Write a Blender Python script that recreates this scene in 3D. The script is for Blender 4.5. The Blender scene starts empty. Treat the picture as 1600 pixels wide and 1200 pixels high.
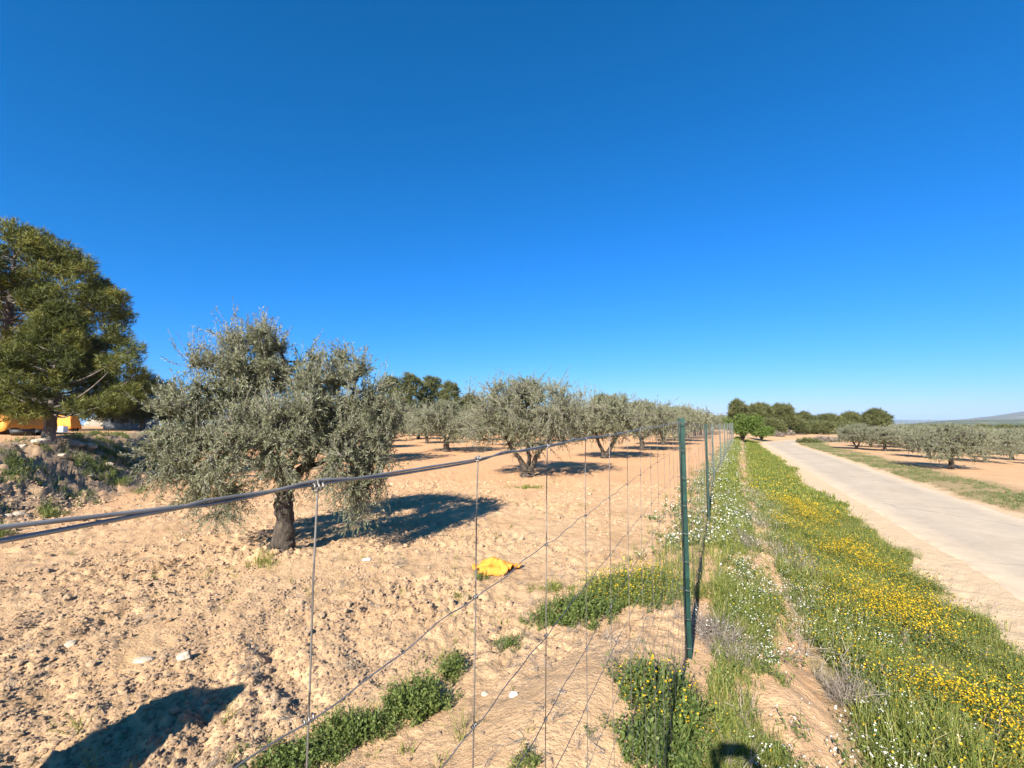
import bpy, math, random
import numpy as np
from mathutils import Vector

random.seed(7)
RNG = np.random.default_rng(7)
rad = math.radians
SC = bpy.context.scene

# ------------------------------------------------------------------ camera, sky, sun, exposure
CAM_Z = 2.0
F_PX = 720.0                     # focal length in pixels of the 1600 px wide photograph
PITCH = math.atan(60.0 / F_PX)   # horizon sits 60 px under the middle of the frame
cam_data = bpy.data.cameras.new("camera")
cam_data.sensor_width = 36.0
cam_data.lens = 36.0 * F_PX / 1600.0
cam_data.clip_start = 0.02
cam_data.clip_end = 30000.0
cam = bpy.data.objects.new("camera", cam_data)
SC.collection.objects.link(cam)
cam.location = (0, 0, CAM_Z)
cam.rotation_euler = (rad(90) + PITCH, 0, 0)
SC.camera = cam

SUN_EL = rad(31.0)
SHADOW_AZ = rad(66.0)            # direction the shadows fall, measured from +X towards +Y
sdx, sdy = math.cos(SHADOW_AZ), math.sin(SHADOW_AZ)
to_sun = Vector((-sdx * math.cos(SUN_EL), -sdy * math.cos(SUN_EL), math.sin(SUN_EL)))

world = bpy.data.worlds.new("World")
SC.world = world
world.use_nodes = True
wn, wl = world.node_tree.nodes, world.node_tree.links
wn.clear()
wout = wn.new("ShaderNodeOutputWorld")
wbg = wn.new("ShaderNodeBackground")
wsky = wn.new("ShaderNodeTexSky")
wsky.sky_type = 'NISHITA'
wsky.sun_disc = False
wsky.sun_elevation = SUN_EL
wsky.sun_rotation = math.atan2(to_sun.x, to_sun.y)
wsky.altitude = 400
wsky.air_density = 1.0
wsky.dust_density = 0.35
wsky.ozone_density = 2.2
# the clear, deep spring blue of this sky: one even grade per colour channel
wsep = wn.new("ShaderNodeSeparateColor"); wcomb = wn.new("ShaderNodeCombineColor")
wl.new(wsky.outputs[0], wsep.inputs[0])
for ch, (gain, power) in enumerate(((0.25, 1.95), (0.505, 0.88), (1.06, 1.0))):
    a = wn.new("ShaderNodeMath"); a.operation = 'MULTIPLY'; a.inputs[1].default_value = 0.168
    p = wn.new("ShaderNodeMath"); p.operation = 'POWER'; p.inputs[1].default_value = power
    g = wn.new("ShaderNodeMath"); g.operation = 'MULTIPLY'; g.inputs[1].default_value = gain / 0.238
    wl.new(wsep.outputs[ch], a.inputs[0]); wl.new(a.outputs[0], p.inputs[0]); wl.new(p.outputs[0], g.inputs[0]); wl.new(g.outputs[0], wcomb.inputs[ch])
    if ch == 2:
        mn = wn.new("ShaderNodeMath"); mn.operation = 'MINIMUM'; mn.inputs[1].default_value = 4.5
        wl.new(g.outputs[0], mn.inputs[0]); wl.new(mn.outputs[0], wcomb.inputs[2])
wbg.inputs['Strength'].default_value = 0.10
wl.new(wcomb.outputs[0], wbg.inputs['Color'])
wl.new(wbg.outputs[0], wout.inputs['Surface'])

sun_data = bpy.data.lights.new("sun", 'SUN')
sun_data.energy = 5.0
sun_data.angle = rad(0.5)
sun_data.color = (1.0, 0.94, 0.85)
sun = bpy.data.objects.new("sun", sun_data)
SC.collection.objects.link(sun)
sun.rotation_euler = to_sun.to_track_quat('Z', 'Y').to_euler()

SC.view_settings.view_transform = 'Standard'
SC.view_settings.look = 'None'
SC.view_settings.gamma = 1.0
SC.view_settings.exposure = 1.40
SC.render.engine = 'CYCLES'
SC.cycles.use_denoising = True
SC.cycles.max_bounces = 6
SC.cycles.diffuse_bounces = 3
SC.cycles.transparent_max_bounces = 8
SC.cycles.volume_bounces = 0

# ------------------------------------------------------------------ helpers
def link(o):
    SC.collection.objects.link(o)
    return o

def tag(o, label=None, cat=None, group=None, kind=None):
    if label: o["label"] = label
    if cat: o["category"] = cat
    if group: o["group"] = group
    if kind: o["kind"] = kind
    return o

def empty(name, loc=(0, 0, 0), rz=0.0):
    o = bpy.data.objects.new(name, None)
    o.empty_display_size = 0.2
    o.location = loc
    o.rotation_euler = (0, 0, rz)
    return link(o)

def mesh_np(name, V, T, mats, parent=None, midx=None, rnd=None, smooth=False, Q=None, attrs=None, loc=None):
    """One mesh object from numpy arrays: V verts, T triangles and/or Q quads."""
    V = np.asarray(V, dtype=np.float32).reshape(-1, 3)
    T = np.zeros((0, 3), np.int32) if T is None else np.asarray(T, np.int32).reshape(-1, 3)
    Q = np.zeros((0, 4), np.int32) if Q is None else np.asarray(Q, np.int32).reshape(-1, 4)
    me = bpy.data.meshes.new(name)
    me.vertices.add(len(V)); me.vertices.foreach_set("co", V.ravel())
    nl = T.size + Q.size
    me.loops.add(nl)
    me.loops.foreach_set("vertex_index", np.concatenate([T.ravel(), Q.ravel()]))
    nf = len(T) + len(Q)
    me.polygons.add(nf)
    starts = np.concatenate([np.arange(len(T)) * 3, T.size + np.arange(len(Q)) * 4]).astype(np.int32)
    me.polygons.foreach_set("loop_start", starts)
    if midx is not None:
        me.polygons.foreach_set("material_index", np.asarray(midx, np.int32))
    me.polygons.foreach_set("use_smooth", np.full(nf, bool(smooth)))
    me.update(calc_edges=True)
    if rnd is not None:
        a = me.attributes.new("rnd", 'FLOAT', 'POINT'); a.data.foreach_set("value", np.asarray(rnd, np.float32))
    for k, v in (attrs or {}).items():
        a = me.attributes.new(k, 'FLOAT', 'POINT'); a.data.foreach_set("value", np.asarray(v, np.float32))
    me.validate()
    if not isinstance(mats, (list, tuple)): mats = [mats]
    for m in mats: me.materials.append(m)
    o = bpy.data.objects.new(name, me)
    if loc is not None: o.location = loc
    if parent: o.parent = parent
    return link(o)

class MB:
    """Collects simple shapes for one mesh."""
    def __init__(s): s.V = []; s.F = []
    def add(s, V, F):
        b = len(s.V); s.V += [tuple(v) for v in V]; s.F += [tuple(i + b for i in f) for f in F]
    def box(s, c, d, rz=0.0, taper=1.0, rx=0.0):
        x, y, z = d[0] / 2, d[1] / 2, d[2] / 2
        P = [(-x, -y, -z), (x, -y, -z), (x, y, -z), (-x, y, -z)] + [(-x * taper, -y * taper, z), (x * taper, -y * taper, z), (x * taper, y * taper, z), (-x * taper, y * taper, z)]
        cr, sr = math.cos(rz), math.sin(rz); cx, sx = math.cos(rx), math.sin(rx)
        V = []
        for p in P:
            px, py, pz = p[0], p[1] * cx - p[2] * sx, p[1] * sx + p[2] * cx
            V.append((c[0] + px * cr - py * sr, c[1] + px * sr + py * cr, c[2] + pz))
        s.add(V, [(3, 2, 1, 0), (4, 5, 6, 7), (0, 1, 5, 4), (1, 2, 6, 5), (2, 3, 7, 6), (3, 0, 4, 7)])
    def lathe(s, prof, n=20, c=(0, 0, 0)):
        V, F = [], []
        for r, z in prof:
            for k in range(n):
                a = 2 * math.pi * k / n
                V.append((c[0] + r * math.cos(a), c[1] + r * math.sin(a), c[2] + z))
        for i in range(len(prof) - 1):
            for k in range(n):
                F.append((i * n + k, i * n + (k + 1) % n, (i + 1) * n + (k + 1) % n, (i + 1) * n + k))
        s.add(V, F)
    def tube(s, P, R, n=6, cap=True):
        V, Q = tube_np(P, R, n)
        b = len(s.V); s.V += [tuple(v) for v in V]; s.F += [tuple(int(i) + b for i in q) for q in Q]
        if cap:
            m = len(V)
            s.F.append(tuple(b + i for i in range(n))[::-1]); s.F.append(tuple(b + m - n + i for i in range(n)))
    def build(s, name, mat, parent=None, smooth=False, loc=None):
        me = bpy.data.meshes.new(name)
        me.from_pydata(s.V, [], s.F); me.update()
        if smooth: me.polygons.foreach_set("use_smooth", [True] * len(me.polygons))
        me.materials.append(mat)
        o = bpy.data.objects.new(name, me)
        if loc is not None: o.location = loc
        if parent: o.parent = parent
        return link(o)

def tube_np(P, R, n=6, jitter=0.0, rng=None):
    P = np.asarray(P, float); m = len(P)
    R = np.full(m, R, float) if np.isscalar(R) else np.asarray(R, float)
    D = np.gradient(P, axis=0); D /= np.linalg.norm(D, axis=1)[:, None] + 1e-9
    ref = np.array([0.31, 0.22, 0.93]) if abs(D[0][2]) < 0.8 else np.array([0.9, 0.4, 0.1])
    U = np.cross(D, ref); U /= np.linalg.norm(U, axis=1)[:, None] + 1e-9
    W = np.cross(D, U)
    a = np.arange(n) * 2 * math.pi / n
    rr = R[:, None] * np.ones(n)[None]
    if jitter: rr = rr * (1 + jitter * (rng.random((m, n)) - 0.5) * 2)
    V = P[:, None, :] + rr[..., None] * (np.cos(a)[None, :, None] * U[:, None, :] + np.sin(a)[None, :, None] * W[:, None, :])
    i = np.arange(m - 1)[:, None] * n; k = np.arange(n)[None]; k2 = (k + 1) % n
    Q = np.stack([i + k, i + k2, i + n + k2, i + n + k], -1).reshape(-1, 4)
    return V.reshape(-1, 3), Q

class Tubes:
    """Many tubes in one mesh."""
    def __init__(s): s.V = []; s.Q = []; s.b = 0
    def add(s, P, R, n=6, jitter=0.0, rng=None):
        V, Q = tube_np(P, R, n, jitter, rng); s.V.append(V); s.Q.append(Q + s.b); s.b += len(V)
    def arrays(s): return np.concatenate(s.V), np.concatenate(s.Q)

# gradient noise
_perm = np.random.default_rng(3).permutation(512)
def _h(ix, iy, seed): return _perm[(_perm[(ix + seed * 17) & 511] + iy) & 511]
def noise2(x, y, seed=0):
    x = np.asarray(x, float); y = np.asarray(y, float)
    ix = np.floor(x).astype(np.int64); iy = np.floor(y).astype(np.int64)
    fx, fy = x - ix, y - iy
    u = fx * fx * fx * (fx * (fx * 6 - 15) + 10); v = fy * fy * fy * (fy * (fy * 6 - 15) + 10)
    def g(a, b, dx, dy):
        t = _h(a, b, seed) * (2 * math.pi / 512); return np.cos(t) * dx + np.sin(t) * dy
    n00 = g(ix, iy, fx, fy); n10 = g(ix + 1, iy, fx - 1, fy); n01 = g(ix, iy + 1, fx, fy - 1); n11 = g(ix + 1, iy + 1, fx - 1, fy - 1)
    return 1.41 * ((n00 * (1 - u) + n10 * u) * (1 - v) + (n01 * (1 - u) + n11 * u) * v)
def fbm(x, y, o=4, seed=0, gain=0.5):
    s = 0; a = 1.0
    for k in range(o):
        s = s + a * noise2(x * 2 ** k, y * 2 ** k, seed + k); a *= gain
    return s
def sstep(a, b, x):
    t = np.clip((np.asarray(x, float) - a) / (b - a), 0, 1); return t * t * (3 - 2 * t)

# ------------------------------------------------------------------ lie of the land
# fence line, road line and the bank on the left, all in metres (camera over the origin, +Y ahead)
FENCE_Y = np.array([-30, 14.4, 48.0]); FENCE_X = np.array([-0.33 - 30 * .455, -0.33 + 14.4 * .455, -0.33 + 14.4 * .455 + 33.6 * .497])
def fence_x(y):
    y = np.asarray(y, float)
    return np.where(y < 48, np.interp(y, FENCE_Y, FENCE_X), FENCE_X[-1] + (y - 48) * .5)
_cl = np.array([(-22, -40), (-5.5, -15), (1.3, -2), (4.3, 2), (7.0, 5), (9.4, 7.5), (10.45, 9.94), (12.0, 13.2), (14.7, 19.1), (19.7, 29.5),
                (24.6, 40), (29.0, 49.5), (32.0, 55.5), (36.5, 60.5), (45, 68), (57, 77), (75, 88), (120, 108), (260, 150)], float)
_cl[:5] = [(-8.9, -40), (0.3, -15), (5.1, -2), (6.7, 2), (8.1, 5)]
def _smooth_poly(P, n=6):
    out = []
    for i in range(len(P) - 1):
        p0, p1, p2, p3 = P[max(i - 1, 0)], P[i], P[i + 1], P[min(i + 2, len(P) - 1)]
        for k in range(n):
            t = k / n
            out.append(0.5 * ((2 * p1) + (-p0 + p2) * t + (2 * p0 - 5 * p1 + 4 * p2 - p3) * t * t + (-p0 + 3 * p1 - 3 * p2 + p3) * t ** 3))
    out.append(P[-1]); return np.array(out)
ROAD = _smooth_poly(_cl, 5)
ROAD_HALF = 1.65
ROAD_Z = -0.5
def road_dist(x, y):
    """signed distance to the road's centre line, negative on the fence side"""
    x = np.asarray(x, float); y = np.asarray(y, float); sh = x.shape; x = x.ravel(); y = y.ravel()
    best = np.full(x.shape, 1e9); sg = np.ones(x.shape)
    for i in range(len(ROAD) - 1):
        a, b = ROAD[i], ROAD[i + 1]; d = b - a; L2 = d @ d
        t = np.clip(((x - a[0]) * d[0] + (y - a[1]) * d[1]) / L2, 0, 1)
        ex, ey = x - a[0] - t * d[0], y - a[1] - t * d[1]
        q = ex * ex + ey * ey; m = q < best
        best = np.where(m, q, best); sg = np.where(m, np.where(d[0] * ey - d[1] * ex > 0, -1.0, 1.0), sg)
    return (np.sqrt(best) * sg).reshape(sh)
def fence_w(x, y): return (np.asarray(x, float) - fence_x(y)) * 0.905
def bank_d(x, y):
    """distance inside the raised terrace on the left, 0 at the foot of its bank"""
    x = np.asarray(x, float); y = np.asarray(y, float)
    foot = np.interp(y, [-20, 8, 10.3, 13.1, 16, 30, 60, 120], [-7.0, -9.0, -10.0, -10.7, -12.0, -20, -42, -90])
    return (foot - x) * 0.94 + 0.35 * noise2(x * .5, y * .5, 5)

RUT_PX = [[(60, 1190), (120, 1130), (110, 1050), (150, 990), (230, 935), (330, 893), (420, 870)], [(-60, 1060), (20, 1010), (90, 960), (200, 905), (330, 858)], [(330, 1195), (362, 1080), (345, 1010), (352, 950), (400, 908)],
          [(500, 1075), (436, 1005), (445, 950), (505, 905), (600, 880)], [(-60, 930), (60, 895), (200, 860), (320, 830)], [(620, 1040), (560, 985), (590, 930), (690, 900)]]
RUTS = []
for _r in RUT_PX:
    _P = np.array([((px - 800) * 2 / (py - 660), 1440.0 / (py - 660)) for px, py in _r]); RUTS.append(_smooth_poly(_P, 6))
def rut_dist(x, y):
    x = np.asarray(x, float); y = np.asarray(y, float); best = np.full(x.shape, 9.0)
    m = (y > 1.5) & (y < 12) & (x > -9) & (x < 1)
    if m.any():
        xm, ym = x[m], y[m]; bm = np.full(xm.shape, 81.0)
        for R_ in RUTS:
            for i in range(len(R_) - 1):
                a, b = R_[i], R_[i + 1]; d = b - a; t = np.clip(((xm - a[0]) * d[0] + (ym - a[1]) * d[1]) / (d @ d), 0, 1)
                bm = np.minimum(bm, (xm - a[0] - t * d[0]) ** 2 + (ym - a[1] - t * d[1]) ** 2)
        best[m] = np.sqrt(bm)
    return best
def ground_z(x, y, fine=True, zones=False):
    x = np.asarray(x, float); y = np.asarray(y, float)
    r = np.hypot(x, y)
    w = fence_w(x, y); dc = road_dist(x, y); bd = bank_d(x, y)
    near = 1 - sstep(20, 60, r)
    left = 1 - sstep(-0.3, 0.2, w)
    # orchard field
    z = 0.05 * fbm(x * .16, y * .16, 3, 11) * near
    # berm along the fence, widest close to the camera
    bw = np.interp(y, [0, 3, 6, 12], [1.5, 1.35, .8, .55])
    berm = np.exp(-np.clip(-w - .1, 0, None) ** 2 / (2 * bw * bw * .35)) * np.interp(y, [0, 3, 8, 40], [.16, .16, .14, .12])
    z = z + berm * np.where(w < .5, 1, 0)
    mound = np.exp(-((w + .55) / .60) ** 2 - ((y - 2.9) / 1.05) ** 2)
    z = z + .27 * mound
    # verge falling to the road
    dl = np.clip(-dc - ROAD_HALF, 0, None)
    t = np.clip(w, 0, None) / (np.clip(w, 0, None) + dl + 1e-4)
    top = np.interp(y, [0, 3, 8, 40], [.16, .16, .14, .12])
    scarp = .13 * sstep(.55, .95, w + .18 * noise2(x * 1.1, y * 1.1, 8))
    vz = top - scarp + (ROAD_Z - .02 - top + scarp) * sstep(0.05, .8, t)
    right_side = sstep(.2, .5, w) * (dc < 0)
    z = np.where(dc < 0, z * (1 - right_side) + vz * right_side, z)
    # beyond the road
    d = np.clip(dc - ROAD_HALF, 0, None)
    rz = ROAD_Z - .02 + .05 * sstep(0, 2, d) - .75 * sstep(2, 22, d)
    z = np.where(dc >= 0, rz, z)
    # terrace on the left
    ter = 1.42 * sstep(0, 3.4, bd) + np.clip(bd - 3.4, 0, 22) * .020
    ter = np.minimum(ter, 1.86) * (1 - sstep(70, 130, r))
    z = z + np.where(bd > 0, ter, 0)
    bankm = sstep(-.3, .6, bd) * (1 - sstep(3.2, 5.0, bd))
    road_m = np.abs(dc) < ROAD_HALF - .12
    if fine:
        f1 = fbm(x * 2.3, y * 2.3, 3, 21); f2 = fbm(x * 8, y * 8, 3, 31, .6)
        soil = left * (1 - sstep(14, 30, r)) * (1 - sstep(3.0, 5.0, bd))
        soil = soil * (1 - .8 * mound)
        rowu = x * .90 - y * .43 + .5 * noise2(x * .35, y * .35, 9)      # across the plough lines
        furrow = np.abs((rowu * .85) % 1.0 - .5) * 2
        lump = np.interp(noise2(x * .55, y * .55, 14), [-.5, .1, .6], [.35, .8, 1.5])
        rd = rut_dist(x, y) + .07 * noise2(x * 3.1, y * 3.1, 17)
        z = z + soil * (.022 * np.exp(-((rd - .21) / .10) ** 2) - .032 * np.exp(-(rd / .12) ** 2)) * (.5 + np.clip(noise2(x * .8, y * .8, 18) + .3, 0, 1))
        f3 = fbm(x * 21, y * 21, 2, 51, .6) * (1 - sstep(4, 9, r))
        z = z + soil * f3 * .011 * lump
        z = z + soil * (lump * (.030 * f1 + .034 * f2) - .04 * sstep(.72, 1, furrow) * lump)
        z = z + bankm * (.14 * f1 + .05 * f2) * (1 - sstep(30, 60, r))
        vm = right_side * (dl > .1)
        z = z + np.where(dc < 0, vm * (.03 * f1 + .012 * f2) * (1 - sstep(20, 40, r)) * sstep(0, .6, dl), 0)
        z = z + np.where(dc > 0, sstep(.1, .8, d) * .03 * f1 * (1 - sstep(20, 40, r)), 0)
        # mound at the foot of the nearest olive
        z = z + .13 * np.exp(-((x + 3.55) ** 2 + (y - 7.15) ** 2) / .16) * (1 + .5 * f2)
    z = np.where(road_m, ROAD_Z - .07, z)
    far = np.clip(r - 110, 0, None)
    z = z - .004 * far
    if zones:
        return z, w, dc, bd, bankm, d, dl
    return z

def gz1(x, y): return float(ground_z(np.array([x]), np.array([y]))[0])

def ray(px, py):
    u = (px - 800) / F_PX; v = (600 - py) / F_PX
    c, s = math.cos(PITCH), math.sin(PITCH)
    d = Vector((u, c - v * s, s + v * c)); return d
def at(px, py, Y):
    d = ray(px, py); return Vector((d.x / d.y * Y, Y, CAM_Z + d.z / d.y * Y))
def hit(px, py):
    """the spot of ground that the photograph shows at this pixel"""
    d = ray(px, py); k = np.geomspace(.6, 400, 2500)
    X, Y, Z = d.x / d.y * k, k, CAM_Z + d.z / d.y * k
    G = ground_z(X, Y, fine=False); m = np.nonzero(Z < G)[0]
    i = m[0] if len(m) else len(k) - 1
    return Vector((X[i], Y[i], gz1(X[i], Y[i])))

# ------------------------------------------------------------------ materials
def new_mat(name):
    m = bpy.data.materials.new(name); m.use_nodes = True
    nt = m.node_tree; nt.nodes.clear()
    out = nt.nodes.new("ShaderNodeOutputMaterial"); b = nt.nodes.new("ShaderNodeBsdfPrincipled")
    nt.links.new(b.outputs[0], out.inputs['Surface'])
    return m, nt, b, out
def ramp(nt, fac, stops):
    r = nt.nodes.new("ShaderNodeValToRGB"); e = r.color_ramp.elements
    while len(e) < len(stops): e.new(.5)
    for i, (p, c) in enumerate(stops):
        e[i].position = p; e[i].color = (*c, 1)
    nt.links.new(fac, r.inputs[0]); return r.outputs[0]
def tex_noise(nt, scale, detail=4, rough=.55, coord='Object'):
    tc = nt.nodes.new("ShaderNodeTexCoord"); n = nt.nodes.new("ShaderNodeTexNoise")
    n.inputs['Scale'].default_value = scale; n.inputs['Detail'].default_value = detail; n.inputs['Roughness'].default_value = rough
    nt.links.new(tc.outputs[coord], n.inputs['Vector']); return n.outputs['Fac']
def attr(nt, name):
    a = nt.nodes.new("ShaderNodeAttribute"); a.attribute_name = name; return a.outputs['Fac']
def mixc(nt, fac, a, b, mode='MIX'):
    m = nt.nodes.new("ShaderNodeMix"); m.data_type = 'RGBA'; m.blend_type = mode
    for s, v in ((m.inputs[0], fac), (m.inputs[6], a), (m.inputs[7], b)):
        if hasattr(v, 'links'): nt.links.new(v, s)
        elif isinstance(v, (int, float)): s.default_value = v
        else: s.default_value = (*v, 1)
    return m.outputs[2]
def math_n(nt, op, a, b=None):
    m = nt.nodes.new("ShaderNodeMath"); m.operation = op
    for s, v in ((m.inputs[0], a), (m.inputs[1], b)):
        if v is None: continue
        if hasattr(v, 'links'): nt.links.new(v, s)
        else: s.default_value = v
    return m.outputs[0]
def bump(nt, b, h, dist, strength=1.0):
    n = nt.nodes.new("ShaderNodeBump"); n.inputs['Distance'].default_value = dist; n.inputs['Strength'].default_value = strength
    nt.links.new(h, n.inputs['Height']); nt.links.new(n.outputs[0], b.inputs['Normal'])
def plain(name, c, rough=.8, var=.15, scale=6.0, metal=0.0, bmp=0.0):
    m, nt, b, o = new_mat(name)
    f = tex_noise(nt, scale, 5)
    col = ramp(nt, f, [(.25, tuple(x * (1 - var * 1.6) for x in c)), (.75, tuple(min(1, x * (1 + var)) for x in c))])
    nt.links.new(col, b.inputs['Base Color']); b.inputs['Roughness'].default_value = rough; b.inputs['Metallic'].default_value = metal
    if bmp: bump(nt, b, tex_noise(nt, scale * 6, 4), bmp)
    return m
def leaf_mat(name, stops, back=None, trans=.3, rough=.6, spec=.3, tint=None):
    """leaf colour varies leaf by leaf through the mesh attribute rnd; back = colour of the leaf's underside"""
    m, nt, b, out = new_mat(name)
    oi = nt.nodes.new("ShaderNodeObjectInfo")
    col = ramp(nt, math_n(nt, 'ADD', math_n(nt, 'MULTIPLY', attr(nt, "rnd"), .82), math_n(nt, 'MULTIPLY', oi.outputs['Random'], .18)), stops)
    if back:
        g = nt.nodes.new("ShaderNodeNewGeometry"); col = mixc(nt, g.outputs['Backfacing'], col, back)
    nt.links.new(col, b.inputs['Base Color']); b.inputs['Roughness'].default_value = rough
    b.inputs['Specular IOR Level'].default_value = spec
    if trans:
        t = nt.nodes.new("ShaderNodeBsdfTranslucent"); mx = nt.nodes.new("ShaderNodeMixShader"); mx.inputs[0].default_value = trans
        nt.links.new(mixc(nt, 1.0, col, tint or (1.0, 1.0, .6), 'MULTIPLY'), t.inputs['Color'])
        nt.links.new(b.outputs[0], mx.inputs[1]); nt.links.new(t.outputs[0], mx.inputs[2]); nt.links.new(mx.outputs[0], out.inputs['Surface'])
    return m

def ground_material():
    m, nt, b, out = new_mat("dry_soil")
    n1 = tex_noise(nt, .35, 5); n2 = tex_noise(nt, 5.0, 6, .65); n3 = tex_noise(nt, 38.0, 5, .7)
    field = ramp(nt, n1, [(.3, (.49, .32, .172)), (.7, (.58, .395, .228))])
    fine = ramp(nt, n2, [(.25, (.72, .70, .67)), (.5, (.97, .97, .97)), (.8, (1.08, 1.08, 1.08))])
    c = mixc(nt, 1.0, field, fine, 'MULTIPLY')
    c = mixc(nt, 1.0, c, ramp(nt, tex_noise(nt, .9, 6, .7), [(.32, (.80, .77, .74)), (.52, (1, 1, 1)), (.75, (1.05, 1.05, 1.05))]), 'MULTIPLY')
    red = mixc(nt, math_n(nt, 'MULTIPLY', attr(nt, "red"), .8), c, (.58, .315, .155))
    sand = ramp(nt, n2, [(.2, (.50, .355, .21)), (.8, (.60, .445, .285))])
    c = mixc(nt, attr(nt, "sand"), red, sand)
    bankc = ramp(nt, n2, [(.2, (.17, .12, .08)), (.8, (.42, .31, .20))])
    c = mixc(nt, math_n(nt, 'MULTIPLY', attr(nt, "bank"), .75), c, bankc)
    litter = ramp(nt, n2, [(.2, (.15, .14, .06)), (.8, (.27, .23, .12))])
    c = mixc(nt, math_n(nt, 'MULTIPLY', attr(nt, "veg"), .85), c, litter)
    scrub = ramp(nt, tex_noise(nt, .02, 6, .7), [(.35, (.07, .085, .045)), (.55, (.16, .15, .085)), (.75, (.30, .23, .14))])
    c = mixc(nt, attr(nt, "far"), c, scrub)
    nt.links.new(c, b.inputs['Base Color']); b.inputs['Roughness'].default_value = .95; b.inputs['Specular IOR Level'].default_value = .1
    h = math_n(nt, 'ADD', math_n(nt, 'MULTIPLY', n3, .6), n2)
    bump(nt, b, h, .06, .75)
    return m
def road_material():
    m, nt, b, out = new_mat("concrete_road")
    n1 = tex_noise(nt, .5, 5); n2 = tex_noise(nt, 60, 4, .7); n3 = tex_noise(nt, 3.0, 6, .7)
    c = ramp(nt, n1, [(.3, (.42, .34, .245)), (.7, (.495, .405, .295))])
    c = mixc(nt, 1.0, c, ramp(nt, n3, [(.25, (.86, .85, .84)), (.7, (1.04, 1.03, 1.02))]), 'MULTIPLY')
    c = mixc(nt, 1.0, c, ramp(nt, n2, [(.3, (.88, .88, .88)), (.7, (1.06, 1.06, 1.06))]), 'MULTIPLY')
    wear = math_n(nt, 'MULTIPLY', attr(nt, "wear"), ramp(nt, tex_noise(nt, 1.2, 5, .7), [(.35, (0, 0, 0)), (.7, (1, 1, 1))]))
    c = mixc(nt, math_n(nt, 'MULTIPLY', wear, .55), c, (.30, .255, .205))
    tcv = nt.nodes.new("ShaderNodeTexCoord"); mpv = nt.nodes.new("ShaderNodeMapping"); vz = nt.nodes.new("ShaderNodeTexVoronoi"); vz.feature = 'DISTANCE_TO_EDGE'; vz.inputs['Scale'].default_value = .32
    nz = nt.nodes.new("ShaderNodeTexNoise"); nz.inputs['Scale'].default_value = 1.1; nz.inputs['Detail'].default_value = 6
    nt.links.new(tcv.outputs['Object'], nz.inputs['Vector']); nt.links.new(mixc(nt, .35, tcv.outputs['Object'], nz.outputs['Color']), mpv.inputs[0]); nt.links.new(mpv.outputs[0], vz.inputs['Vector'])
    crack = ramp(nt, vz.outputs['Distance'], [(.0, (1, 1, 1)), (.006, (0, 0, 0))])
    c = mixc(nt, math_n(nt, 'MULTIPLY', crack, .6), c, (.20, .165, .13))
    edge = attr(nt, "edge")
    e2 = math_n(nt, 'MULTIPLY', edge, ramp(nt, n3, [(.3, (.2, .2, .2)), (.6, (1, 1, 1))]))
    c = mixc(nt, e2, c, (.60, .46, .30))
    nt.links.new(c, b.inputs['Base Color']); b.inputs['Roughness'].default_value = .85
    b.inputs['Specular IOR Level'].default_value = .15
    bump(nt, b, n2, .006, .6)
    return m
M_ground = ground_material(); M_road = road_material()

def bark_material(name, dark, light, scale=9):
    m, nt, b, out = new_mat(name)
    tc = nt.nodes.new("ShaderNodeTexCoord"); mp = nt.nodes.new("ShaderNodeMapping"); mp.inputs['Scale'].default_value = (1, 1, .3)
    n = nt.nodes.new("ShaderNodeTexNoise"); n.inputs['Scale'].default_value = scale; n.inputs['Detail'].default_value = 7; n.inputs['Roughness'].default_value = .7
    nt.links.new(tc.outputs['Object'], mp.inputs[0]); nt.links.new(mp.outputs[0], n.inputs['Vector'])
    nt.links.new(ramp(nt, n.outputs['Fac'], [(.33, dark), (.66, light)]), b.inputs['Base Color']); b.inputs['Roughness'].default_value = .95
    bump(nt, b, n.outputs['Fac'], .05)
    return m
M_olive_bark = bark_material("olive_bark", (.018, .014, .011), (.105, .082, .060), 14)
M_olive_twig = plain("olive_twig", (.17, .15, .12), .9)
M_pine_bark = bark_material("pine_bark", (.05, .04, .035), (.22, .19, .165))
M_olive = leaf_mat("olive_leaf", [(0, (.068, .080, .036)), (.5, (.150, .163, .078)), (1, (.265, .265, .145))], back=(.25, .255, .175), trans=.22)
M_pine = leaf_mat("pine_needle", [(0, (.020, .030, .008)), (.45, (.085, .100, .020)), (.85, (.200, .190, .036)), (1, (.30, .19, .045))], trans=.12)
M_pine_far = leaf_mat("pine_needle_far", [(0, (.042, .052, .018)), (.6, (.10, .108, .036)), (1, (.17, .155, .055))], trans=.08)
M_almond = leaf_mat("almond_leaf", [(0, (.05, .085, .015)), (.6, (.095, .145, .022)), (1, (.16, .20, .045))], trans=.25)
M_grass = leaf_mat("grass_blade", [(0, (.070, .105, .018)), (.45, (.165, .200, .034)), (.8, (.28, .275, .065)), (1, (.46, .39, .19))], trans=.35)
M_grass_pale = leaf_mat("pale_grass_blade", [(0, (.08, .105, .035)), (.5, (.150, .175, .062)), (.8, (.24, .235, .10)), (1, (.42, .35, .19))], trans=.3)
M_herb = leaf_mat("herb_leaf", [(0, (.050, .082, .022)), (.55, (.120, .160, .036)), (.85, (.22, .235, .07)), (1, (.36, .31, .13))], trans=.3)
M_yellow = leaf_mat("yellow_petal", [(0, (.62, .33, .005)), (.5, (.68, .44, .010)), (1, (.72, .54, .02))], trans=.3, tint=(1, .9, .3))
M_white = leaf_mat("white_petal", [(0, (.66, .65, .56)), (1, (.82, .81, .76))], trans=.25, tint=(1, 1, .95))
M_dry = leaf_mat("dry_stem", [(0, (.13, .105, .09)), (.6, (.23, .19, .155)), (1, (.38, .32, .24))], trans=.1)
M_clod = plain("soil_clod", (.48, .325, .195), .95, .25, 3.0, bmp=.01)
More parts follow.
